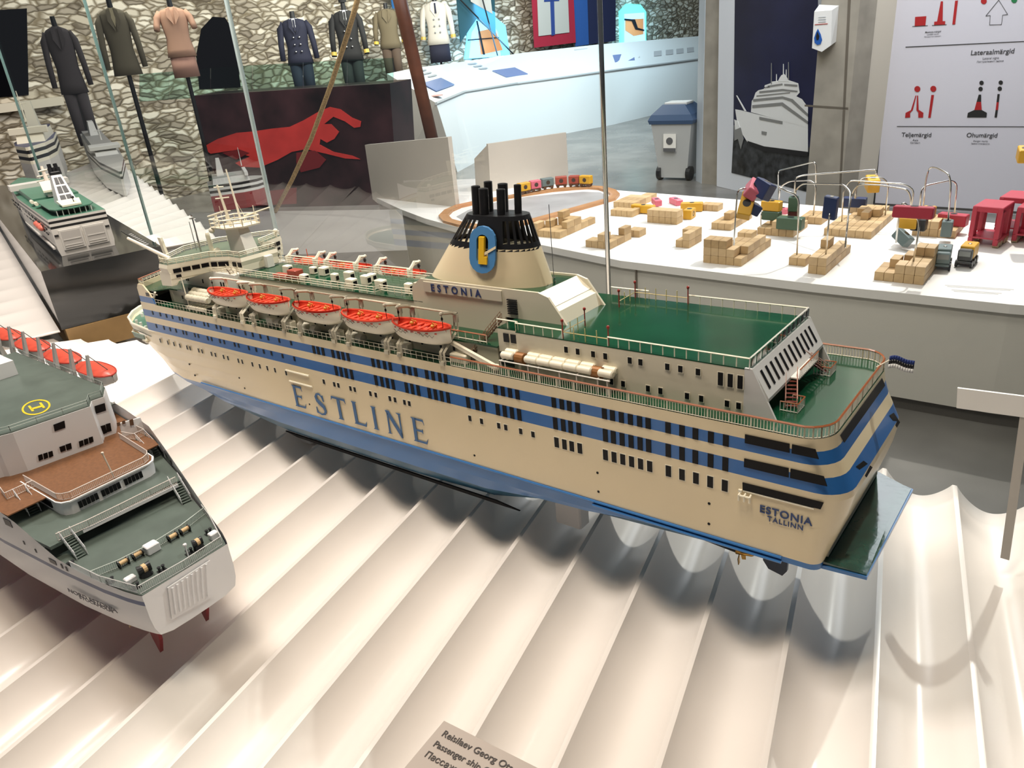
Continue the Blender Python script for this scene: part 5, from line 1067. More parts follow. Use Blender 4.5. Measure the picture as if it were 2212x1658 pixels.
container(c7(1520, 635), Dof(c7(1520, 690), ZT+4), TS, 'dark slate toy container standing on the back stack', (5, 6, 8), (0, 0, .1))
container((2214, 333), Dof((2214, 500), ZT)-30, TY, 'yellow toy container hanging at the right edge', (6, 10, 6), (.1, 0, .2))
# ---------------- bent wire crane arms
def wire(pts, foot, foot2=None, label='', r=.42, zf=4.1, zf2=4.1):
    P = []; D0 = Dof(foot, ZT+zf); D1 = Dof(foot2, ZT+zf2) if foot2 else D0; allp = [foot]+pts+([foot2] if foot2 else [])
    L = [0]
    for a, b_ in zip(allp[:-1], allp[1:]): L.append(L[-1]+math.dist(a, b_)*(1 if abs(a[0]-b_[0]) > 8 else .02))
    for p, l in zip(allp, L): P.append(atD(*p, D0+(D1-D0)*l/max(L[-1], 1e-6)))
    # round the bends
    Q = [P[0]]
    for a, b_, c in zip(P[:-2], P[1:-1], P[2:]):
        for t in (.0, .35, .65, 1.0):
            s = b_+(a-b_)*min(.45, 2.6/max(.1, (a-b_).length)); e = b_+(c-b_)*min(.45, 2.6/max(.1, (c-b_).length)); Q.append(s*(1-t)**2+b_*2*t*(1-t)+e*t*t)
    Q.append(P[-1]); o = MB().tube(Q, r, 8).build('bent_wire_arm', STEEL, smooth=True); tag(o, label, 'wire arm')
w7 = lambda *p: [c7(*q) for q in p]; w6 = lambda *p: [c6(*q) for q in p]
wire(w6((1390, 600), (1410, 330), (1500, 318)), c6(1372, 912), None, 'steel wire arm rising from the tall three layer stack', zf=12.3)
wire(w6((1650, 640),)+[c6(1660, 560)], c6(1655, 800), None, 'short steel wire stub standing beside the flat stack', zf=0)
wire(w7((5, 120), (330, 38), (345, 80)), c7(8, 390), c7(342, 230), 'highest steel wire arch at the left, beside the concrete column', zf=0, zf2=20)
wire(w7((20, 330), (-30, 240), (-60, 230)), c7(178, 872), None, 'steel wire arm dipping left from the low pair') if False else None
wire(w7((192, 380), (150, 325), (70, 300), (10, 262)), c7(172, 872), None, 'dark steel wire arm rising from the low pair and dipping to the left')
wire(w7((158, 180), (230, 158), (850, 112), (888, 112)), c7(140, 540), c7(884, 165), 'long sloping steel wire from the green containers to above the yellow hanging box', zf=8, zf2=30)
wire(w7((25, 260), (110, 210), (300, 205), (345, 255)), c7(12, 380), c7(320, 520), 'steel wire arch at the left with a wide flat top', zf=10, zf2=4)
wire(w7((160, 290), (225, 235), (590, 240), (655, 310)), c7(150, 540), c7(605, 808), 'steel wire arch ending in the narrow two layer stack', zf=8, zf2=8)
wire(w7((590, 300), (640, 205), (1140, 238), (1225, 290)), c7(575, 575), c7(1200, 430), 'steel wire arch passing behind the yellow hanging box', zf=4, zf2=14)
wire(w7((660, 330), (720, 242), (920, 248), (1165, 285), (1195, 350)), c7(645, 440), c7(1195, 430), 'second steel wire arch passing behind the yellow hanging box', zf=10, zf2=14)
wire(w7((700, 290), (745, 185), (950, 180), (995, 245)), c7(695, 370), c7(965, 520), 'steel wire arch above the blue hanging box', zf=14, zf2=4)
wire(w7((860, 300),), c7(848, 500), None, 'upright steel wire under the yellow hanging box', zf=5) if False else None
wire(w7((1290, 290), (1330, 250), (1560, 203), (1610, 235)), c7(1275, 440), c7(1588, 510), 'lower steel wire arch at the right, in front of the sign board', zf=14, zf2=8)
wire(w7((1330, 200), (1362, 85), (1430, 92), (1540, 150), (1556, 240)), c7(1305, 440), c7(1530, 580), 'tallest steel wire arch at the right, in front of the sign board', zf=14, zf2=10)
wire(w7((460, 560), (468, 500)), c7(432, 868), None, 'steel wire arm holding the navy container', zf=8.2)
wire(w7((1262, 690), (1272, 570), (1225, 505)), c7(1218, 932), None, 'steel wire arm hooked over the dark red container', zf=8.2)
wire(w7((1095, 450), (1128, 400), (1165, 432)), c7(1062, 765), None, 'bent steel wire arm left of the dark red container', zf=8.2)
# ---------------- toy trucks and straddle carriers
def truck(px, rz, body, load, label):
    p = atz(*px, ZT); r = empty('toy_truck', p, rz); tag(r, label, 'toy truck')
    MB().rbox(-2.9, 2.9, -7.2, 7.2, 2.2, 3.4, .2).build('chassis', body, r); MB().rbox(-2.9, 2.9, -7, -3.4, 3.4, 8.6, .5).build('cab', body, r)
    MB().rbox(-2.4, 2.4, -7.15, -7.0, 5.6, 8.0, .1).build('windscreen', mat('toy_window', (.22, .23, .22), .3), r)
    l = MB().rbox(-3, 3, -2.8, 7, 3.5, 9.4, .35).build('load_box', load, r); MB().ell((0, 2, 9.5), .8, .8, .3, 10, 5).build('steel_stud', STEEL, l)
    for x in (-3.1, 3.1):
        for y in (-5, -.5, 5): MB().cyl((x-.45, y, 1.7), (x+.45, y, 1.7), 1.7, 1.7, 16).build('wheel', BLACK, r)
truck(c7(1475, 985), .12, TS, TS, 'slate grey toy truck beside the wide stepped stack'); truck(c7(1690, 960), -.05, mat('toy_black', (.05, .05, .05), .5), TY, 'black toy truck carrying a yellow container')
def carrier(px, rz, label, s=1):
    p = atz(*px, ZT); r = empty('toy_straddle_carrier', p, rz); tag(r, label, 'toy carrier'); W2, L2, H2 = 5.6*s, 9*s, 19.5*s
    for x in (-W2, W2):
        MB().rbox(x-1.1, x+1.1, -L2, L2, 1.4, 4.6, .25).build('base_beam', TR, r)
        for y in (-L2+2.6, L2-2.6): MB().rbox(x-1.1, x+1.1, y-2.6, y+2.6, 4.6, H2, .25).build('leg', TR, r)
        for y in (-L2+2.5, -L2/3, L2/3, L2-2.5): MB().cyl((x-1.3, y, 1.5), (x+1.3, y, 1.5), 1.5, 1.5, 12).build('wheel', mat('pale_wheel', (.45, .33, .2), .5) , r)
    MB().rbox(-W2-1.1, W2+1.1, -L2+.2, L2-.2, H2-2.2, H2+.6, .3).build('top_frame', TR, r); MB().rbox(-W2, W2, -L2, L2, 4.2, 5, .2).build('floor_plate', TR, r)
carrier(c7(1880, 770), -.15, 'dark red toy straddle carrier, the nearer of the two at the right'); carrier(c7(2110, 680), -.15, 'dark red toy straddle carrier, the further one at the right edge')
carrier((2222, 520), -.1, 'dark red toy straddle carrier cut by the right edge of the view', .9)
# ---------------- wooden track and train
trk = [(755, 645), (800, 600), (880, 565), (1000, 538), (1100, 520), (1400, 470), (1650, 432), (1850, 414), (1960, 408), (2060, 415), (2140, 440), (2170, 470), (2140, 505), (2000, 545), (1750, 615), (1480, 690), (1250, 735), (1050, 735), (900, 715), (790, 685)]
P = [Vector((*tz(*c5(*p)), ZT)) for p in trk]; b = MB(); n = len(P)
L_, R2 = [], []
for i in range(n):
    t = (P[(i+1) % n]-P[i-1]).normalized(); w = Vector((-t.y, t.x, 0))*3.4; L_.append(P[i]+w); R2.append(P[i]-w)
rings = [[L_[i], R2[i], R2[i]+Vector((0, 0, 1.8)), P[i]+(R2[i]-P[i])*.45+Vector((0, 0, 1.5)), P[i]+(L_[i]-P[i])*.45+Vector((0, 0, 1.5)), L_[i]+Vector((0, 0, 1.8))] for i in range(n)]
b.loft(rings+[rings[0]], caps=False); tag(b.build('toy_railway_track', mat('track_wood', (.42, .21, .09), .45, noise=.1, nscale=8)), 'wooden toy railway loop at the back left of the play table', 'toy track')
def wagon(a, c_, m, label):
    A, C_ = Vector((*tz(*c5(*a)), 0)), Vector((*tz(*c5(*c_)), 0)); mid = (A+C_)/2; d = C_-A; r = empty('toy_wagon', (mid.x, mid.y, ZT+1.8), math.atan2(d.y, d.x)); tag(r, label, 'toy wagon'); L = d.length*.92
    MB().rbox(-L/2, L/2, -2.6, 2.6, 2.2, 8.2, .3).build('wagon_body', m, r); MB().box(-L/2+.3, L/2-.3, -2.2, 2.2, 1.3, 2.2).build('undercarriage', mat('wheel_brown', (.09, .04, .02), .5), r)
    MB().cyl((0, -2.75, 5.2), (0, -2.55, 5.2), 1.6, 1.6, 14).build('round_mark', MATS['mark_dark'], r)
    for x in (-L*.3, L*.3):
        for y in (-2.4, 2.4): MB().cyl((x, y-.4, 1.25), (x, y+.4, 1.25), 1.25, 1.25, 12).build('wheel', MATS['wheel_brown'], r)
MR = mat('wagon_red', (.34, .06, .035), .45)
wagon((1375, 478), (1468, 458), TY, 'yellow toy wagon behind the funnel pipes, leftmost in the train'); wagon((1470, 455), (1558, 440), TP_, 'pink toy wagon between the yellow and grey wagons')
wagon((1560, 436), (1664, 420), TS, 'grey toy wagon in the middle of the train'); wagon((1676, 418), (1780, 410), MR, 'red toy wagon just right of the grey one')
wagon((1790, 409), (1880, 406), MR, 'red toy wagon next to the last yellow one'); wagon((1884, 406), (1980, 410), TY, 'yellow toy wagon at the right end of the train')
# ---------------- upright boards at the left of the table
BD = mat('board_beige', (.52, .47, .41), .5, noise=.03, nscale=3)
def board(pts, foot, label, th=3, side=None):
    A, B_ = tz(*foot[0]), tz(*foot[1]); v = VP(A, B_); b = MB().slab([v.at(*p) for p in pts], -v.n, th); o = b.build('display_board', BD); tag(o, label, 'display board'); return v
v = board([(788, 313), (967, 296), (985, 447), (990, 475), (852, 470), (805, 430)], ((802, 426), (985, 447)), 'plain beige upright board curving into the left end of the play table', 4)
v = board([(1054, 311), (1223, 286), (1229, 402), (1230, 440), (1062, 450)], ((1062, 414), (1232, 384)), 'beige upright board behind the funnel pipes, right of the first board', 3)
A = v.at(1054, 311); Bq = v.at(1062, 450); C2_, D2 = atz(1004, 362, A.z), 0
sd = Vector((-26, 12, 0)); tag(MB().slab([A, Bq, Bq+sd, A+sd+Vector((0, 0, -14))], (.4, .9, 0), 1.5).build('display_board', BD), 'narrow shaded side panel attached left of the second beige board', 'display board')
# ================================================================== THE HALL
def stone(name, c0, c1, c2, sc_=1.0, dark=.25):
    m = bpy.data.materials.new(name); m.use_nodes = True; nt = m.node_tree; b = nt.nodes['Principled BSDF']; b.inputs['Roughness'].default_value = .9
    tc = nt.nodes.new('ShaderNodeTexCoord'); mp = nt.nodes.new('ShaderNodeMapping'); mp.inputs['Scale'].default_value = (5.5*sc_, 5.5*sc_, 15*sc_)
    nz = nt.nodes.new('ShaderNodeTexNoise'); nz.inputs['Scale'].default_value = 3; nz.inputs['Detail'].default_value = 3
    ad = nt.nodes.new('ShaderNodeMixRGB'); ad.blend_type = 'ADD'; ad.inputs[0].default_value = .16
    nt.links.new(tc.outputs['Object'], nz.inputs['Vector']); nt.links.new(tc.outputs['Object'], ad.inputs[1]); nt.links.new(nz.outputs['Color'], ad.inputs[2]); nt.links.new(ad.outputs[0], mp.inputs['Vector'])
    v = nt.nodes.new('ShaderNodeTexVoronoi'); v.feature = 'F1'; v.inputs['Scale'].default_value = 1; nt.links.new(mp.outputs[0], v.inputs['Vector'])
    e = nt.nodes.new('ShaderNodeTexVoronoi'); e.feature = 'DISTANCE_TO_EDGE'; e.inputs['Scale'].default_value = 1; nt.links.new(mp.outputs[0], e.inputs['Vector'])
    s = nt.nodes.new('ShaderNodeSeparateColor'); nt.links.new(v.outputs['Color'], s.inputs[0])
    r = nt.nodes.new('ShaderNodeValToRGB'); r.color_ramp.elements[0].color = (*c0, 1); r.color_ramp.elements[1].color = (*c2, 1)
    x = r.color_ramp.elements.new(.5); x.color = (*c1, 1); nt.links.new(s.outputs[0], r.inputs[0])
    r2 = nt.nodes.new('ShaderNodeValToRGB'); r2.color_ramp.elements[0].position = .02; r2.color_ramp.elements[0].color = (dark*1.3, dark*1.15, dark*.9, 1); r2.color_ramp.elements[1].position = .2; r2.color_ramp.elements[1].color = (1, 1, 1, 1)
    nt.links.new(e.outputs['Distance'], r2.inputs[0]); mx = nt.nodes.new('ShaderNodeMixRGB'); mx.blend_type = 'MULTIPLY'; mx.inputs[0].default_value = 1
    nt.links.new(r.outputs[0], mx.inputs[1]); nt.links.new(r2.outputs[0], mx.inputs[2]); nt.links.new(mx.outputs[0], b.inputs['Base Color'])
    bp = nt.nodes.new('ShaderNodeBump'); bp.inputs['Distance'].default_value = .035; bp.inputs['Strength'].default_value = .55; nt.links.new(r2.outputs[0], bp.inputs['Height']); nt.links.new(bp.outputs[0], b.inputs['Normal']); return m
STONE = stone('rubble_stone', (.24, .20, .15), (.52, .46, .36), (.82, .76, .64))
FLM = mat('polished_concrete_floor', (.185, .175, .16), .26, noise=.35, nscale=1.6)
CONC = mat('raw_concrete', (.30, .27, .22), .8, noise=.18, nscale=5, bump=.3, bscale=40)
CRM = mat('cream_wall', (.66, .60, .49), .7)
struct(MB().box(-2300, 900, -500, 2600, ZF-6, ZF).build('floor', FLM))
gp = lambda px, py, D: atD(px, py, D)
wa, wb = gp(-260, 100, 1120), gp(1640, 50, 2350)
WV = VP(wa, wb); H0, H1 = ZF, 480
def wallslab(A, B_, z0, z1, th, name, m, n): return struct(MB().slab([(A[0], A[1], z0), (B_[0], B_[1], z0), (B_[0], B_[1], z1), (A[0], A[1], z1)], -n, th).build(name, m))
wallslab(wa, wb, H0, H1, 60, 'wall_back', STONE, WV.n)
def wpoly(name, pts, m, off, th, **k): return MB().slab([WV.at(*p, off) for p in pts], -WV.n, th).build(name, m)
# flat near-black panels paint in the shade of the openings; lit windows
DKN = mat('opening_shade', (.003, .003, .004), 1.0, spec=0)
o = MB(); arch = [(432, 192), (425, 120), (436, 62), (460, 36), (486, 38), (505, 66), (512, 120), (520, 188)]
struct(wpoly('shaded_opening_1', arch, DKN, 2, 6)); struct(wpoly('shaded_opening_2', [(-60, 25), (58, 18), (62, 205), (-50, 215)], DKN, 2, 6))
BLUL = mat('window_daylight', (.1, .3, .5), .5, emit=(.22, .55, 1.0), estr=1.5); CYA = mat('cyan_reveal', (.1, .5, .5), .5, emit=(.10, .80, .72), estr=1.1)
ORB = mat('orange_brick_view', (.45, .17, .06), .6, emit=(.5, .2, .08), estr=.35)
def window(n, outer, inner, brick, mo, extra=()):
    w = struct(wpoly('window_%d' % n, outer, mo, 3, 6)); f = wpoly('window_pane', inner, BLUL, 6, 2); f.parent = w; g = wpoly('brick_view', brick, ORB, 9, 2); g.parent = w
    for e in extra: q = wpoly('window_bar', e, BLACK, 12, 2); q.parent = w
window(1, [(1004, 128), (1012, 62), (1030, 30), (1062, 30), (1092, 55), (1102, 120)], [(1014, 126), (1020, 70), (1036, 44), (1060, 44), (1076, 70), (1082, 122)], [(1040, 118), (1034, 68), (1068, 60), (1086, 108)], mat('blue_reveal', (.1, .3, .5), .5, emit=(.2, .6, .95), estr=.8), ([(1045, 118), (1030, 45), (1032, 45), (1048, 118)], [(1012, 85), (1078, 80), (1078, 82), (1012, 88)]))
window(2, [(1340, 95), (1339, 24), (1354, 8), (1384, 10), (1396, 26), (1396, 92)], [(1350, 93), (1350, 30), (1392, 27), (1394, 90)], [(1352, 66), (1352, 42), (1390, 40), (1390, 74), (1370, 78)], CYA, ([(1350, 40), (1372, 42), (1378, 60), (1392, 64), (1392, 67), (1374, 64), (1366, 46), (1350, 44)],))
area('window_glow', WV.at(1065, 60, 60), WV.at(1010, 90, 0), 60, 100, 12, (.30, .65, 1.0)); area('window_glow', WV.at(1400, 50, 70), WV.at(1410, 60, 0), 70, 100, 12, (.30, .70, 1.0))
struct(wpoly('trim_1', [(-60, 232), (135, 208), (140, 226), (-60, 252)], mat('ledge_stone', (.55, .5, .4), .8), 14, 14))
# hanging flags and drapes
def hung(pts, m, off, label, name='flag', cat='flag', th=1.5): o = wpoly(name, pts, m, off, th); return tag(o, label, cat)
f = hung([(1148, -30), (1238, -30), (1244, 92), (1155, 103)], mat('flag_crimson', (.36, .012, .035), .8), 40, 'crimson flag with white centre and blue stripe hanging on the far wall')
for pts, m in (([(1160, -30), (1226, -30), (1230, 70), (1164, 78)], mat('flag_offwhite', (.50, .48, .44), .8)), ([(1188, -30), (1196, -30), (1199, 75), (1192, 77)], mat('flag_royal_blue', (.02, .05, .22), .8)), ([(1176, -6), (1208, -8), (1208, 2), (1176, 4)], MATS['flag_royal_blue'])): q = wpoly('flag_stripe', pts, m, 43 if m is not MATS['flag_offwhite'] else 42, 1); q.parent = f
hung([(1238, -30), (1268, -30), (1272, 96), (1244, 100)], mat('drape_blue', (.02, .09, .32), .8), 36, 'bright blue drape beside the crimson flag', 'drape', 'drape')
hung([(1268, -30), (1330, -30), (1330, 88), (1272, 96)], mat('drape_navy', (.01, .015, .06), .8), 34, 'dark navy drape right of the bright blue one', 'drape', 'drape')
t = hung([(985, -20), (1068, -20), (1071, 76), (1030, 40), (995, 92)], mat('flag_teal', (.01, .06, .08), .8), 50, 'dark teal flag draped from crossed poles in front of the first window')
q = wpoly('flag_stripe', [(1010, -20), (1058, -20), (1064, 30), (1018, 4)], MATS['flag_offwhite'], 53, 1); q.parent = t
for a, c_ in (((990, -5), (1110, 118)), ((1040, -10), (1075, 120))): q = MB().tube([WV.at(*a, 58), WV.at(*c_, 58)], 1.2, 6).build('flag_pole', BLACK, t)
tag(MB().tube([WV.at(840, -30, 30), WV.at(876, -30, 30), WV.at(882, 0, 30)], 1, 6).build('hanger', BLACK), 'black hanger rail behind the brown wooden mast', 'rail') if False else None
hung([(842, -20), (872, -20), (866, 20), (848, 18)], mat('drape_cobalt', (.01, .10, .28), .8), 30, 'small cobalt pennant behind the brown wooden mast', 'pennant', 'flag')
# brown wooden mast
A, B_ = atD(850, -60, 860), atD(901, 160, 875); tag(MB().tube([A, (A+B_)/2, B_, B_+(B_-A)*.9], [7.5, 7.2, 7, 7], 12).build('wooden_mast', mat('red_brown_wood', (.17, .055, .025), .45, noise=.25, nscale=6), smooth=True), 'leaning red brown wooden mast behind the white counter', 'mast')
# ---------------- uniforms on headless dummies
GOLD = mat('gold_braid', (.6, .42, .08), .4)
def dummy(cx, y0, y1, wpx, jm, lm, label, D, sleeves=1, lower=None, shirt=None, tie=None, buttons=None, cuff=None, low_y=None, hat=False, short=False):
    top = atD(cx, y0, D); bot = atD(cx+(y1-y0)*.115, y1, D); Hh = top.z-bot.z; r = empty('uniform_dummy', (top.x, top.y, ZF)); tag(r, label, 'uniform')
    f = Vector((CAM.x-top.x, CAM.y-top.y, 0)).normalized(); s = Vector((-f.y, f.x, 0)); k = (top-CAM).dot(FW)/FPX; w = wpx*k/2*.66; dpt = w*.5; Z = top.z-ZF
    if s.dot(RT) < 0: s = -s
    P = lambda u, v, z: (s.x*u+f.x*v, s.y*u+f.y*v, z)
    def ring(u, v, z, n=16, uc=0): return [P(uc+u*math.cos(2*math.pi*i/n), v*math.sin(2*math.pi*i/n), z) for i in range(n)]
    L = [(.16, .3, 0), (.30, .42, .02), (.72, .72, .06), (.93, .9, .11), (.95, 1, .25), (.84, .95, .5), (.80, .9, .62), (.92, 1, .85), (1.0, 1.05, 1.0)]
    MB().loft([ring(w*a, dpt*b_, Z-Hh*c_) for a, b_, c_ in L]).build('jacket', jm, r, True)
    for e in (-1, 1):
        ln = .34 if short else .86
        a = MB().tube([P(e*w*.80, 0, Z-Hh*.10), P(e*w*1.08, dpt*.1, Z-Hh*.22), P(e*w*1.22, dpt*.3, Z-Hh*(.22+ln*.4)), P(e*w*1.28, dpt*.6, Z-Hh*(.16+ln*.85))], [w*.22, w*.25, w*.22, w*.20], 10).build('sleeve', jm, r, True)
        if cuff: MB().tube([P(e*w*1.26, dpt*.5, Z-Hh*.80), P(e*w*1.285, dpt*.6, Z-Hh*.87)], [w*.225, w*.22], 10).build('cuff_braid', cuff, a)
    MB().cyl(P(0, 0, Z-Hh*.03), P(0, 0, Z+Hh*.13), w*.2, w*.17, 12).build('neck_stump', BLACK, r)
    if shirt: MB().slab([P(-w*.28, dpt*.74, Z-Hh*.02), P(w*.28, dpt*.74, Z-Hh*.02), P(0, dpt*1.08, Z-Hh*.30)], f, 1.2).build('shirt_front', shirt, r)
    if tie: MB().slab([P(-w*.07, dpt*.86, Z-Hh*.05), P(w*.07, dpt*.86, Z-Hh*.05), P(w*.08, dpt*1.12, Z-Hh*.28), P(-w*.08, dpt*1.12, Z-Hh*.28)], f, 1.6).build('tie', tie, r)
    for e in (-1, 1): MB().slab([P(e*w*.12, dpt*.8, Z-Hh*.02), P(e*w*.38, dpt*.82, Z-Hh*.05), P(e*w*.42, dpt*1.06, Z-Hh*.2), P(e*w*.06, dpt*1.12, Z-Hh*.36)], f, 1.0).build('lapel', jm, r)
    for e in (-1, 1): MB().box(0, 0, 0, 0, 0, 0) if False else None
    if buttons:
        for i in range(3):
            for e in (-1, 1): MB().ell(P(e*w*.22, dpt*1.08, Z-Hh*(.42+i*.15)), 1.5, 1.5, 1.5, 8, 5).build('button', buttons, r)
    if lower:
        hl = Hh*.42 if low_y is None else low_y
        if lower == 'skirt': MB().loft([ring(w*.86, dpt*.9, Z-Hh*.98), ring(w*.9, dpt*.95, Z-Hh-hl)]).build('skirt', lm, r, True)
        else:
            for e in (-1, 1): MB().loft([ring(w*.46, dpt*.85, Z-Hh*.97, uc=e*w*.42), ring(w*.36, dpt*.7, max(6, Z-Hh-hl*1.9), uc=e*w*.42)]).build('trouser_leg', lm, r, True)
    if hat: MB().ell(P(0, 0, Z+Hh*.24), w*.4, w*.4, Hh*.07, 14, 6).cyl(P(0, 0, Z+Hh*.13), P(0, 0, Z+Hh*.22), w*.3, w*.32, 14).build('peaked_cap', jm, r)
    MB().cyl((0, 0, 3), (0, 0, Z-Hh*.5), 2, 2, 8).cyl((0, 0, 0), (0, 0, 3), 18, 18, 20).build('stand', BLACK, r); return r
NV = mat('uniform_navy', (.012, .014, .035), .8); BKU = mat('uniform_black', (.012, .012, .012), .8); KH = mat('uniform_khaki', (.15, .12, .07), .85); SA = mat('uniform_sand_pink', (.52, .30, .20), .85); OL = mat('uniform_olive_grey', (.13, .11, .07), .85); GYU = mat('uniform_dark_grey', (.06, .05, .05), .85); WU = mat('uniform_white', (.66, .62, .55), .8); SHW = mat('shirt_white', (.75, .76, .78), .7)
dummy(118, 55, 205, 85, GYU, GYU, 'dark grey uniform jacket on a dummy, leftmost beside the dark opening', 760, shirt=None, lower='trousers')
dummy(238, 15, 165, 90, OL, OL, 'olive grey uniform jacket on a dummy, left of the sand coloured one', 800, shirt=mat('shirt_khaki', (.35, .3, .18), .8))
dummy(368, 14, 124, 92, SA, mat('skirt_pinkish', (.42, .23, .17), .85), 'sand pink short sleeved uniform shirt and skirt on a dummy', 860, lower='skirt', short=True)
dummy(632, 38, 140, 86, NV, NV, 'navy double breasted uniform with white collar on a dummy', 1150, shirt=SHW, tie=NV, buttons=STEEL, lower='trousers')
dummy(742, 20, 132, 84, BKU, BKU, 'black uniform with peaked cap and gold cuffs on a dummy, beside the rope', 1150, shirt=SHW, tie=BKU, buttons=STEEL, cuff=GOLD, lower='trousers', hat=True)
dummy(833, 18, 105, 72, KH, mat('trouser_brown', (.09, .06, .04), .85), 'khaki uniform with yellow cuff on a dummy, left of the brown mast', 1270, lower='trousers', cuff=mat('cuff_yellow', (.7, .5, .06), .5))
dummy(938, 2, 96, 78, WU, NV, 'white double breasted jacket over dark skirt on a dummy by the mast', 1400, shirt=SHW, tie=NV, buttons=mat('grey_button', (.3, .3, .3), .4), cuff=GOLD, lower='skirt')
# ---------------- dark mural on its platform, with a glass balustrade
g0, g1 = fl(464, 451), fl(786, 443); MV = VP(g0, g1)
mp_ = lambda *pts, off=0: [MV.at(x, y, off) for x, y in pts]
mu = MB().slab(mp_((415, 207), (842, 180), (860, 442), (464, 451)), -MV.n, 60).build('mural_wall', mat('mural_black_maroon', (.028, .010, .012), .35, noise=.8, nscale=2.2)); tag(mu, 'long dark maroon mural panel with a bright red reclining shape, left of the white counter', 'mural')
RM = mat('mural_red', (.50, .035, .03), .4, noise=.2, nscale=3); DM = mat('mural_dark_red', (.16, .012, .015), .4)
fig = [(437, 318), (470, 300), (510, 287), (545, 284), (585, 278), (625, 274), (655, 260), (690, 240), (712, 231), (735, 236), (760, 254), (780, 262), (778, 274), (765, 276), (745, 262), (720, 252), (700, 268), (715, 268), (732, 285), (722, 300), (706, 308), (692, 300), (690, 312), (720, 328), (760, 336), (778, 344), (745, 342), (705, 332), (660, 322), (630, 328), (600, 345), (560, 362), (520, 360), (508, 352), (540, 338), (500, 325), (455, 332)]
MB().slab(mp_(*fig, off=1.2), -MV.n, 1).build('red_shape', RM, mu)
for pts in ([(640, 330), (680, 325), (704, 345), (690, 362), (650, 372), (640, 352)], [(500, 430), (560, 415), (640, 405), (640, 440), (520, 446)], [(480, 330), (515, 322), (538, 330), (510, 345)]): MB().slab(mp_(*pts, off=1.6), -MV.n, 1).build('dark_red_patch', DM, mu)
bal = [(300, 182, 140), (365, 178, 135), (455, 172, 127), (545, 167, 121), (655, 160, 115), (750, 153, 109), (850, 148, 105)]
for i, (a, c_) in enumerate(zip(bal[:-1], bal[1:])):
    t0 = 212-(a[0]-415)*.064; t1 = 212-(c_[0]-415)*.064
    o = MB().slab(mp_((a[0]+1, t0), (c_[0]-1, t1), (c_[0]-1, c_[2]+20), (a[0]+1, a[2]+20), off=-20), -MV.n, 1.6).build('glass_balustrade', PANEG)
    tag(o, 'greenish glass balustrade sheet, %s from the left above the dark mural' % ['first', 'second', 'third', 'fourth', 'fifth', 'last'][i], 'balustrade')
o = MB().slab(mp_((432, 1), (1, 1), (1, 2), off=0), -MV.n, 1).build if False else None
# grey bench before the mural
PA, PB, PC, PD = fl(330, 620), fl(990, 560), fl(860, 446), fl(420, 452)
bz = -70
pts = [atz(*p, bz) for p in ((360, 560), (880, 540), (868, 452), (410, 458))]
tag(MB().prism([(p.x, p.y) for p in pts], ZF, bz).build('grey_platform', mat('platform_grey', (.24, .23, .22), .35, noise=.2, nscale=1.5)), 'long grey platform in front of the dark mural, behind the ferry bridge', 'platform')
# natural rope
_e = atz(594, 458, -69.5); _d = math.hypot(_e.x-CAM.x, _e.y-CAM.y)
rp_ = [atD(x, y, _d-150+150*k/5) for k, (x, y) in enumerate(((778, -20), (752, 70), (716, 180), (672, 300), (630, 390), (594, 458)))]
rr = MB().tube(rp_, 1.45, 8).build('rope', mat('manila', (.50, .33, .15), .85, noise=.35, nscale=90, bump=.6, bscale=160), smooth=True); tag(rr, 'taut natural fibre rope running down diagonally to the grey platform', 'rope')
# ---------------- white counter
CB = [((988, 372), (942, 222)), ((1050, 338), (1003, 197)), ((1143, 303), (1117, 179)), ((1240, 285), (1222, 165)), ((1325, 269), (1315, 152)), ((1400, 251), (1400, 141)), ((1500, 228), (1500, 128)), ((1560, 214), (1560, 120))]
bk_ = [(836, 159), (900, 146), (1010, 132), (1130, 114), (1292, 96), (1400, 87), (1497, 79), (1560, 74)]
F0, F1, Bk = [], [], []
for (g_, t_), k in zip(CB, bk_):
    p = fl(*g_); D = math.hypot(p.x-CAM.x, p.y-CAM.y); F0.append(p); F1.append(atD(*t_, D-6)); Bk.append(atD(*k, D+52))
CW = mat('counter_white', (.70, .76, .79), .35); b = MB(); n = len(F0)
ct = empty('counter', (F0[0].x, F0[0].y, ZF)); tag(ct, 'long curved white information counter with sloping top, lit bluish, across the hall', 'counter'); o0 = Vector((F0[0].x, F0[0].y, ZF))
V = F0+F1+Bk+[Vector((q.x, q.y, ZF)) for q in Bk]; V = [v-o0 for v in V]; fs = []
for i in range(n-1):
    for r_ in range(3): fs.append((r_*n+i, r_*n+i+1, (r_+1)*n+i+1, (r_+1)*n+i))
fs += [(0, n, 2*n, 3*n), (4*n-1, 3*n-1, 2*n-1, n-1)]
b.add(V, fs); b.m = [0]*len(fs); smooth_by_angle(b.build('body', CW, ct), 40)
b = MB(); V = []; 
for i in range(n): V += [F1[i]-o0, F1[i]-o0+Vector((0, 0, -3.5)), Bk[i]-o0+Vector((0, 0, .8)), F1[i]-o0+Vector((0, 0, .8))]
b = MB(); b.tube([p-o0+Vector((0, 0, -1)) for p in F1], 2.2, 6); b.build('front_lip', mat('lip_grey', (.35, .38, .40), .5), ct)
MB().slab([F1[0]-o0, Bk[0]-o0, Vector((Bk[0].x, Bk[0].y, ZF))-o0, F0[0]-o0], Vector((-1, -.3, 0)), .6).build('end_panel', mat('end_panel_grey', (.42, .40, .37), .5), ct)
def onc(px, s):    # point on the sloping top
    for i in range(n-1):
        a, c_ = CB[i][1][0], CB[i+1][1][0]
        if a <= px <= c_: t = (px-a)/(c_-a); f_ = F1[i].lerp(F1[i+1], t); g_ = Bk[i].lerp(Bk[i+1], t); return f_.lerp(g_, s)-o0+Vector((0, 0, 1.2))
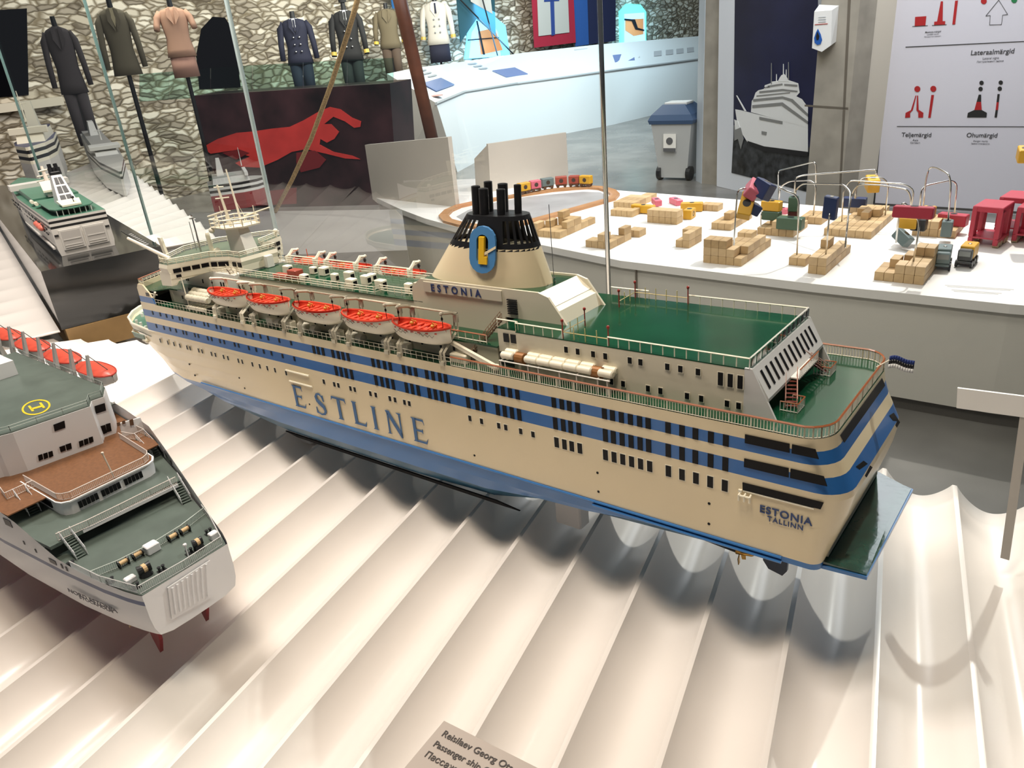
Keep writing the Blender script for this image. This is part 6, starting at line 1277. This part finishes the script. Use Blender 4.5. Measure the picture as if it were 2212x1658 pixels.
SCR = mat('tablet_blue', (.12, .17, .32), .25, emit=(.14, .2, .42), estr=.2); GPR = mat('pale_grey_print', (.42, .45, .48), .6)
for px, w in ((985, 20), (1140, 22), (1352, 20)): MB().slab([onc(px-w, .22), onc(px+w, .22), onc(px+w, .5), onc(px-w, .5)], (0, 0, 1), 1).build('tablet', SCR, ct)
for px in (1000, 1112, 1290):
    for k in range(3): MB().slab([onc(px-9, .62+k*.11), onc(px+9, .62+k*.11), onc(px+9, .66+k*.11), onc(px-9, .66+k*.11)], (0, 0, 1), .3).build('printed_caption', GPR, ct)
for px in (1375, 1420, 1445, 1468, 1492): MB().slab([onc(px-8, .3), onc(px+8, .3), onc(px+8, .5), onc(px-8, .5)], (0, 0, 1), .3).build('printed_caption', GPR, ct)
MB().cyl(onc(955, .12), onc(955, .12)+Vector((0, 0, 1)), 9, 9, 16).build('round_marking', mat('faded_pink', (.5, .3, .27), .6), ct)
# ---------------- wheeled bin
p = fl(1464, 384); bn = empty('wheeled_bin', (p.x, p.y, ZF), math.radians(4)); tag(bn, 'light grey wheeled bin with slate blue lid beside the narrow pillar', 'bin'); k = (p-CAM).dot(FW)/FPX
w0, w1 = 30*k, 44*k; h1 = 118*k; q = lambda w, d, z: [(-w, -d, z), (w, -d, z), (w, d, z), (-w, d, z)]
BG = mat('bin_grey', (.46, .46, .44), .45); BL = mat('bin_lid_blue', (.05, .09, .17), .4)
MB().loft([q(w0, w0*.9, 3), q(w0*1.04, w0*.92, 8), q(w1, w1*.9, h1)]).build('bin_body', BG, bn)
MB().loft([q(w1*1.06, w1*.96, h1-1), q(w1*1.12, w1, h1+3), q(w1*.98, w1*.92, h1+9), q(w1*.55, w1*.6, h1+19)]).build('bin_lid', BL, bn); MB().rbox(-w1*.5, w1*.6, -w1*.5, w1*.4, h1+18, h1+21, .6).build('lid_opening', mat('off_white_plate', (.6, .6, .58), .5), bn)
MB().box(-9, 6, -w1*.84-1.5, -w1*.84-.4, h1*.52, h1*.82).build('bin_label', WHITE, bn); MB().cyl((-1.5, -w1*.84-2, h1*.70), (-1.5, -w1*.84-1.5, h1*.70), 4, 4, 16).box(-9, 6, -w1*.84-2, -w1*.84-1.5, h1*.52, h1*.58).build('label_mark', mat('label_dark', (.1, .1, .1), .6), bn)
for x in (-w0-3, w0): MB().cyl((x, -w0*.7, 8), (x+5, -w0*.7, 8), 8, 8, 16).build('wheel', BLACK, bn)
# ---------------- pillars, framed photograph, dispenser
def upbox(pxs, pys, th, name, m, z1=330, D=None):
    A, B_ = fl(*pxs), fl(*pys); v = VP(A, B_); o = MB().slab([(A.x, A.y, ZF), (B_.x, B_.y, ZF), (B_.x, B_.y, z1), (A.x, A.y, z1)], -v.n, th).build(name, m); return v, o
v1, o = upbox((1516, 396), (1590, 404), 30, 'pillar', CONC); tag(o, 'narrow raw concrete pillar left of the framed ship photograph', 'pillar')
v, o = upbox((1503, 390), (1515, 396), 26, 'pillar_edge_trim', mat('pale_blue_grey', (.50, .55, .60), .5)); tag(o, 'pale blue grey strip along the left side of the narrow pillar', 'trim')
FV = VP(fl(1545, 402), fl(1768, 450)); PH_ = lambda *pts, off=0: [FV.at(x, y, off) for x, y in pts]
fr_ = MB().slab(PH_((1557, -260), (1766, -260), (1768, 452), (1548, 402)), -FV.n, 8).build('photo_frame', mat('frame_white', (.70, .72, .76), .5)); tag(fr_, 'tall white framed photograph of a white passenger ship between two concrete pillars', 'picture')
MB().slab(PH_((1590, -250), (1766, -250), (1766, 330), (1584, 300), off=.5), -FV.n, .5).build('photo_sky', mat('photo_navy_sky', (.014, .017, .055), .3, noise=.35, nscale=1.5), fr_)
MB().slab(PH_((1584, 298), (1766, 320), (1766, 420), (1580, 373), off=.6), -FV.n, .5).build('photo_sea', mat('photo_dark_sea', (.03, .032, .034), .4, noise=.9, nscale=14), fr_)
PW_ = mat('photo_white', (.80, .80, .78), .4); PG = mat('photo_grey', (.24, .24, .23), .4); PK = mat('photo_black', (.012, .012, .014), .4)
def ph(pts, m, o_, n='photo_shape'): MB().slab(PH_(*pts, off=o_), -FV.n, .3).build(n, m, fr_)
ph([(1588, 236), (1600, 238), (1640, 248), (1745, 272), (1745, 330), (1700, 326), (1650, 318), (1614, 306), (1600, 284), (1592, 262)], PW_, 1.1, 'ship_hull'); ph([(1614, 304), (1650, 316), (1745, 328), (1745, 338), (1650, 327), (1620, 314)], PK, 1.5, 'ship_waterline')
ph([(1622, 242), (1624, 218), (1628, 212), (1632, 200), (1638, 195), (1650, 192), (1652, 184), (1664, 180), (1668, 176), (1700, 172), (1712, 176), (1724, 180), (1727, 200), (1720, 208), (1732, 214), (1745, 232), (1745, 276)], PW_, 1.2, 'ship_superstructure')
for a in ([(1626, 214), (1690, 208), (1712, 214), (1745, 246), (1745, 252), (1708, 219), (1690, 213), (1627, 219)], [(1625, 227), (1690, 221), (1745, 262), (1745, 268), (1688, 228), (1625, 233)], [(1640, 197), (1690, 192), (1722, 196), (1722, 199), (1690, 196), (1640, 201)], [(1658, 185), (1690, 180), (1690, 183.5), (1658, 188.5)], [(1694, 181), (1722, 183), (1722, 187), (1694, 184.5)], [(1634, 206), (1706, 199), (1706, 201), (1634, 208.5)]): ph(a, PG, 1.6, 'ship_deck_shade')
ph([(1680, 176), (1684, 168), (1688, 162), (1694, 160), (1700, 168), (1704, 176)], PW_, 1.4, 'ship_mast')
for x, y0, y1 in ((1666, 136, 182), (1677, 160, 178), (1692, 138, 166), (1698, 150, 170), (1703, 134, 172)): ph([(x-.5, y0), (x+.5, y0), (x+1, y1), (x-1, y1)], PG if x in (1666, 1703) else PW_, 1.5, 'ship_mast')
ph([(1590, 206), (1592, 206), (1612, 240), (1608, 240)], PW_, 1.4, 'ship_flagstaff'); ph([(1640, 252), (1690, 262), (1690, 268), (1640, 258)], PG, 1.5, 'hull_lettering_blur'); ph([(1645, 283), (1656, 285), (1655, 292), (1645, 290)], PG, 1.5, 'hull_lettering_blur')
ph([(1585, 270), (1600, 276), (1606, 300), (1600, 322), (1594, 300), (1586, 304)], PG, 1.4, 'tender_boat'); ph([(1586, 258), (1594, 262), (1598, 276), (1588, 280)], PW_, 1.5, 'tender_boat')
for k in range(7): ph([(1634+k*4.2, 190.5-k*.6), (1636.6+k*4.2, 190.1-k*.6), (1636.6+k*4.2, 192-k*.6), (1634+k*4.2, 192.4-k*.6)], PK, 1.8, 'bridge_window') if k > 3 else None
v2, o = upbox((1738, 462), (1812, 470), 40, 'concrete_column', CONC); tag(o, 'wide raw concrete column carrying the soap dispenser', 'column')
v3, o2 = upbox((1812, 470), (1846, 462), 30, 'column_side', CONC); o2.parent = o
b = MB().slab([v2.at(1738, 226, .3), v2.at(1832, 232, .3), v2.at(1832, 236, .3), v2.at(1738, 230, .3)], -v2.n, .4); b.build('formwork_joint', mat('joint_dark', (.12, .10, .075), .9), o)
MB().slab([v2.at(1834, -50, .3), v2.at(1840, -50, .3), v2.at(1814, 465, .3), v2.at(1810, 465, .3)], -v2.n, .5).build('formwork_joint', MATS['joint_dark'], o)
dp = empty('soap_dispenser', v2.at(1784, 62, 0)); tag(dp, 'white wall soap dispenser with a blue drop mark on the concrete column', 'dispenser'); dd = v2.at(1784, 62, 0)
D_ = lambda *pts, off=0: [v2.at(x, y, off)-dd for x, y in pts]
front_ = D_((1759, 25), (1797, 22), (1795, 98), (1775, 112), (1754, 104), off=10); bk2 = D_((1770, 10), (1812, 12), (1806, 90), (1790, 100), (1760, 96), off=0)
MB().loft([bk2, front_]).build('casing', mat('dispenser_white', (.74, .73, .70), .3), dp)
dr = [(1767, 62), (1773, 74), (1776, 86), (1773, 95), (1766, 97), (1760, 92), (1759, 82), (1763, 70)]
MB().slab(D_(*dr, off=10.3), v2.n, .4).build('blue_drop', mat('drop_blue', (.02, .10, .38), .25), dp); MB().slab(D_((1766, 68), (1770, 78), (1768, 86), (1764, 86), (1763, 78), off=10.8), v2.n, .3).build('drop_core', BLACK, dp)
MB().slab(D_((1760, 52.5), (1788, 50.5), (1788, 52), (1760, 54), off=10.2), v2.n, .2).build('red_line', mat('line_red', (.4, .05, .04), .5), dp)
for y in (36, 41, 46): MB().slab(D_((1768, y+.8), (1784, y), (1784, y+1.2), (1768, y+2), off=10.2), v2.n, .2).build('small_print', GPR, dp)
v4, o = upbox((1842, 462), (1886, 446), 20, 'wall_right', CRM); struct(o)
# ---------------- sign board with sea marks
SV = VP(fl(1886, 446), fl(2212, 466)); s_ = lambda *pts, off=0: [SV.at(x, y, off) for x, y in pts]
sg = MB().slab(s_((1952, -260), (2420, -260), (2420, 478), (1886, 446)), -SV.n, 4).build('sign_board', mat('sign_lilac_white', (.58, .56, .60), .22)); tag(sg, 'large pale sign board with red and black sea mark symbols and Estonian words', 'sign')
MB().slab(s_((1946, -260), (1952, -260), (1889, 446), (1884, 446), off=.5), -SV.n, 5).build('dark_edge', BLACK, sg); MB().slab(s_((1884, 438), (2420, 470), (2420, 474), (1884, 442), off=.6), -SV.n, 3).build('dark_edge', mat('base_dark', (.06, .055, .05), .5), sg)
A, B_ = SV.at(1880, 448), SV.at(2420, 480); struct(MB().slab([(A.x, A.y, ZF), (B_.x, B_.y, ZF), (B_.x, B_.y, 300), (A.x, A.y, 300)], -SV.n, 20).build('wall_sign', CRM)).location = -SV.n*6*U
SR = mat('sign_red', (.36, .010, .012), .4); SK = mat('sign_black', (.012, .012, .012), .4); SGR = mat('sign_green', (.01, .16, .05), .4)
def sm(pts, m, n='sea_mark', off=.3): return MB().slab(s_(*pts, off=off), SV.n, .15).build(n, m, sg)
def disc(x, y, r, m, n='round_topmark'): sm([(x+r*math.cos(a*math.pi/8), y+r*math.sin(a*math.pi/8)) for a in range(16)], m, n)
e4 = lambda *p: [(1900+x/4.875, y/4.877) for x, y in p]
sm(e4((375, 178), (493, 170), (482, 272), (370, 274)), SR); sm(e4((345, 276), (508, 266), (508, 271), (345, 281)), SK, 'base_line')
sm(e4((645, 14), (668, 14), (664, 222), (692, 222), (690, 260), (574, 264), (576, 228), (606, 226)), SR); sm(e4((552, 265), (706, 256), (706, 261), (552, 270)), SK, 'base_line')
sm(e4((796, 8), (826, 4), (796, 256), (766, 258)), SR); disc(1900+1098/4.875, 12/4.877, 6.4, SR); disc(1900+1418/4.875, 0, 6.4, SGR)
ar = e4((1255, 0), (1350, 152), (1296, 158), (1284, 258), (1158, 262), (1166, 162), (1118, 168)); b = MB()
for i in range(len(ar)):
    a, c_ = Vector(ar[i]), Vector(ar[(i+1) % len(ar)]); d = (c_-a).normalized(); nn = Vector((-d.y, d.x))*.45; b.slab(s_(tuple(a-nn), tuple(c_-nn), tuple(c_+nn), tuple(a+nn), off=.3), SV.n, .15)
b.build('arrow_outline', SK, sg)
sm(e4((274, 492), (1521, 432), (1521, 439), (274, 500)), SK, 'rule_line'); sm(e4((182, 1328), (1521, 1331), (1521, 1337), (182, 1334)), SK, 'rule_line')
disc(1900+398/4.875, 937/4.877, 6.5, SR); disc(1900+566/4.875, 935/4.877, 6.5, SR)
sm(e4((378, 1006), (388, 1006), (350, 1160), (322, 1188), (322, 1236), (268, 1240), (274, 1188), (330, 1160)), SR); sm(e4((394, 1006), (406, 1006), (412, 1156), (462, 1188), (458, 1238), (408, 1238), (408, 1184), (388, 1160)), SR)
sm(e4((545, 1000), (574, 1000), (538, 1240), (512, 1240)), SR)
for x, y in ((1074, 872), (1064, 936), (1276, 869), (1266, 933)): disc(1900+x/4.875, y/4.877, 4.7, SK)
sm(e4((1044, 996), (1070, 996), (1070, 1072), (1022, 1072)), SK); sm(e4((1022, 1072), (1070, 1072), (1076, 1158), (998, 1158)), SR); sm(e4((998, 1158), (1076, 1158), (1130, 1188), (1126, 1236), (922, 1236), (930, 1188)), SK)
sm(e4((1242, 990), (1266, 990), (1256, 1076), (1232, 1076)), SK); sm(e4((1232, 1076), (1256, 1076), (1248, 1158), (1222, 1158)), SR); sm(e4((1222, 1158), (1246, 1158), (1236, 1236), (1210, 1236)), SK)
def st(s, x0, x1, y, y2, m=SK, bold=.0):
    a, c_ = SV.at(x0, y, .35), SV.at(x1, y2, .35); t = txt(s, 10, m, sg, a, SV.u if SV.u.dot(c_-a) > 0 else -SV.u, (0, 0, 1), bold=bold, ext=.1)
    xs = [v.co.dot(SV.u)/U for v in t.data.vertices]; w = max(xs)-min(xs); f_ = (c_-a).length/w
    for v in t.data.vertices: v.co = (a+(v.co/U-a)*f_)*U
SI = mat('sign_ink', (.05, .05, .055), .4)
st('Lateraalmärgid', 2096, 2189, 119, 116, SI, .01); st('Lateral signs', 2122, 2157, 128.5, 127, SI); st('Латеральные знаки', 2109, 2167, 135.5, 134, SI)
st('Teljemärgid', 1947, 2011, 295, 295.5, SI, .01); st('Axis', 1971, 1983, 304.5, 304.5, SI); st('Осевые', 1966, 1987, 310, 310, SI)
st('Ohumärgid', 2087, 2153, 296, 297, SI, .01); st('Danger marks', 2102, 2133, 306, 306.5, SI); st('Знаки опасности', 2097, 2137, 311.5, 312, SI)
st('Maabuia-märgid', 1998, 2032, 71.5, 70, SI, .01); st('Landfall marks', 2002, 2027, 76, 74.8, SI); st('Предостерегающие', 1996, 2032, 81, 79.5, SI)
# ---------------- body of the show case under the folded sheets
tag(MB().box(-460, 30, -60, 38, ZF, -42).build('show_case_base', mat('case_base_white', (.5, .47, .42), .5)), 'white base body of the show case below the folded sheet', 'case base')
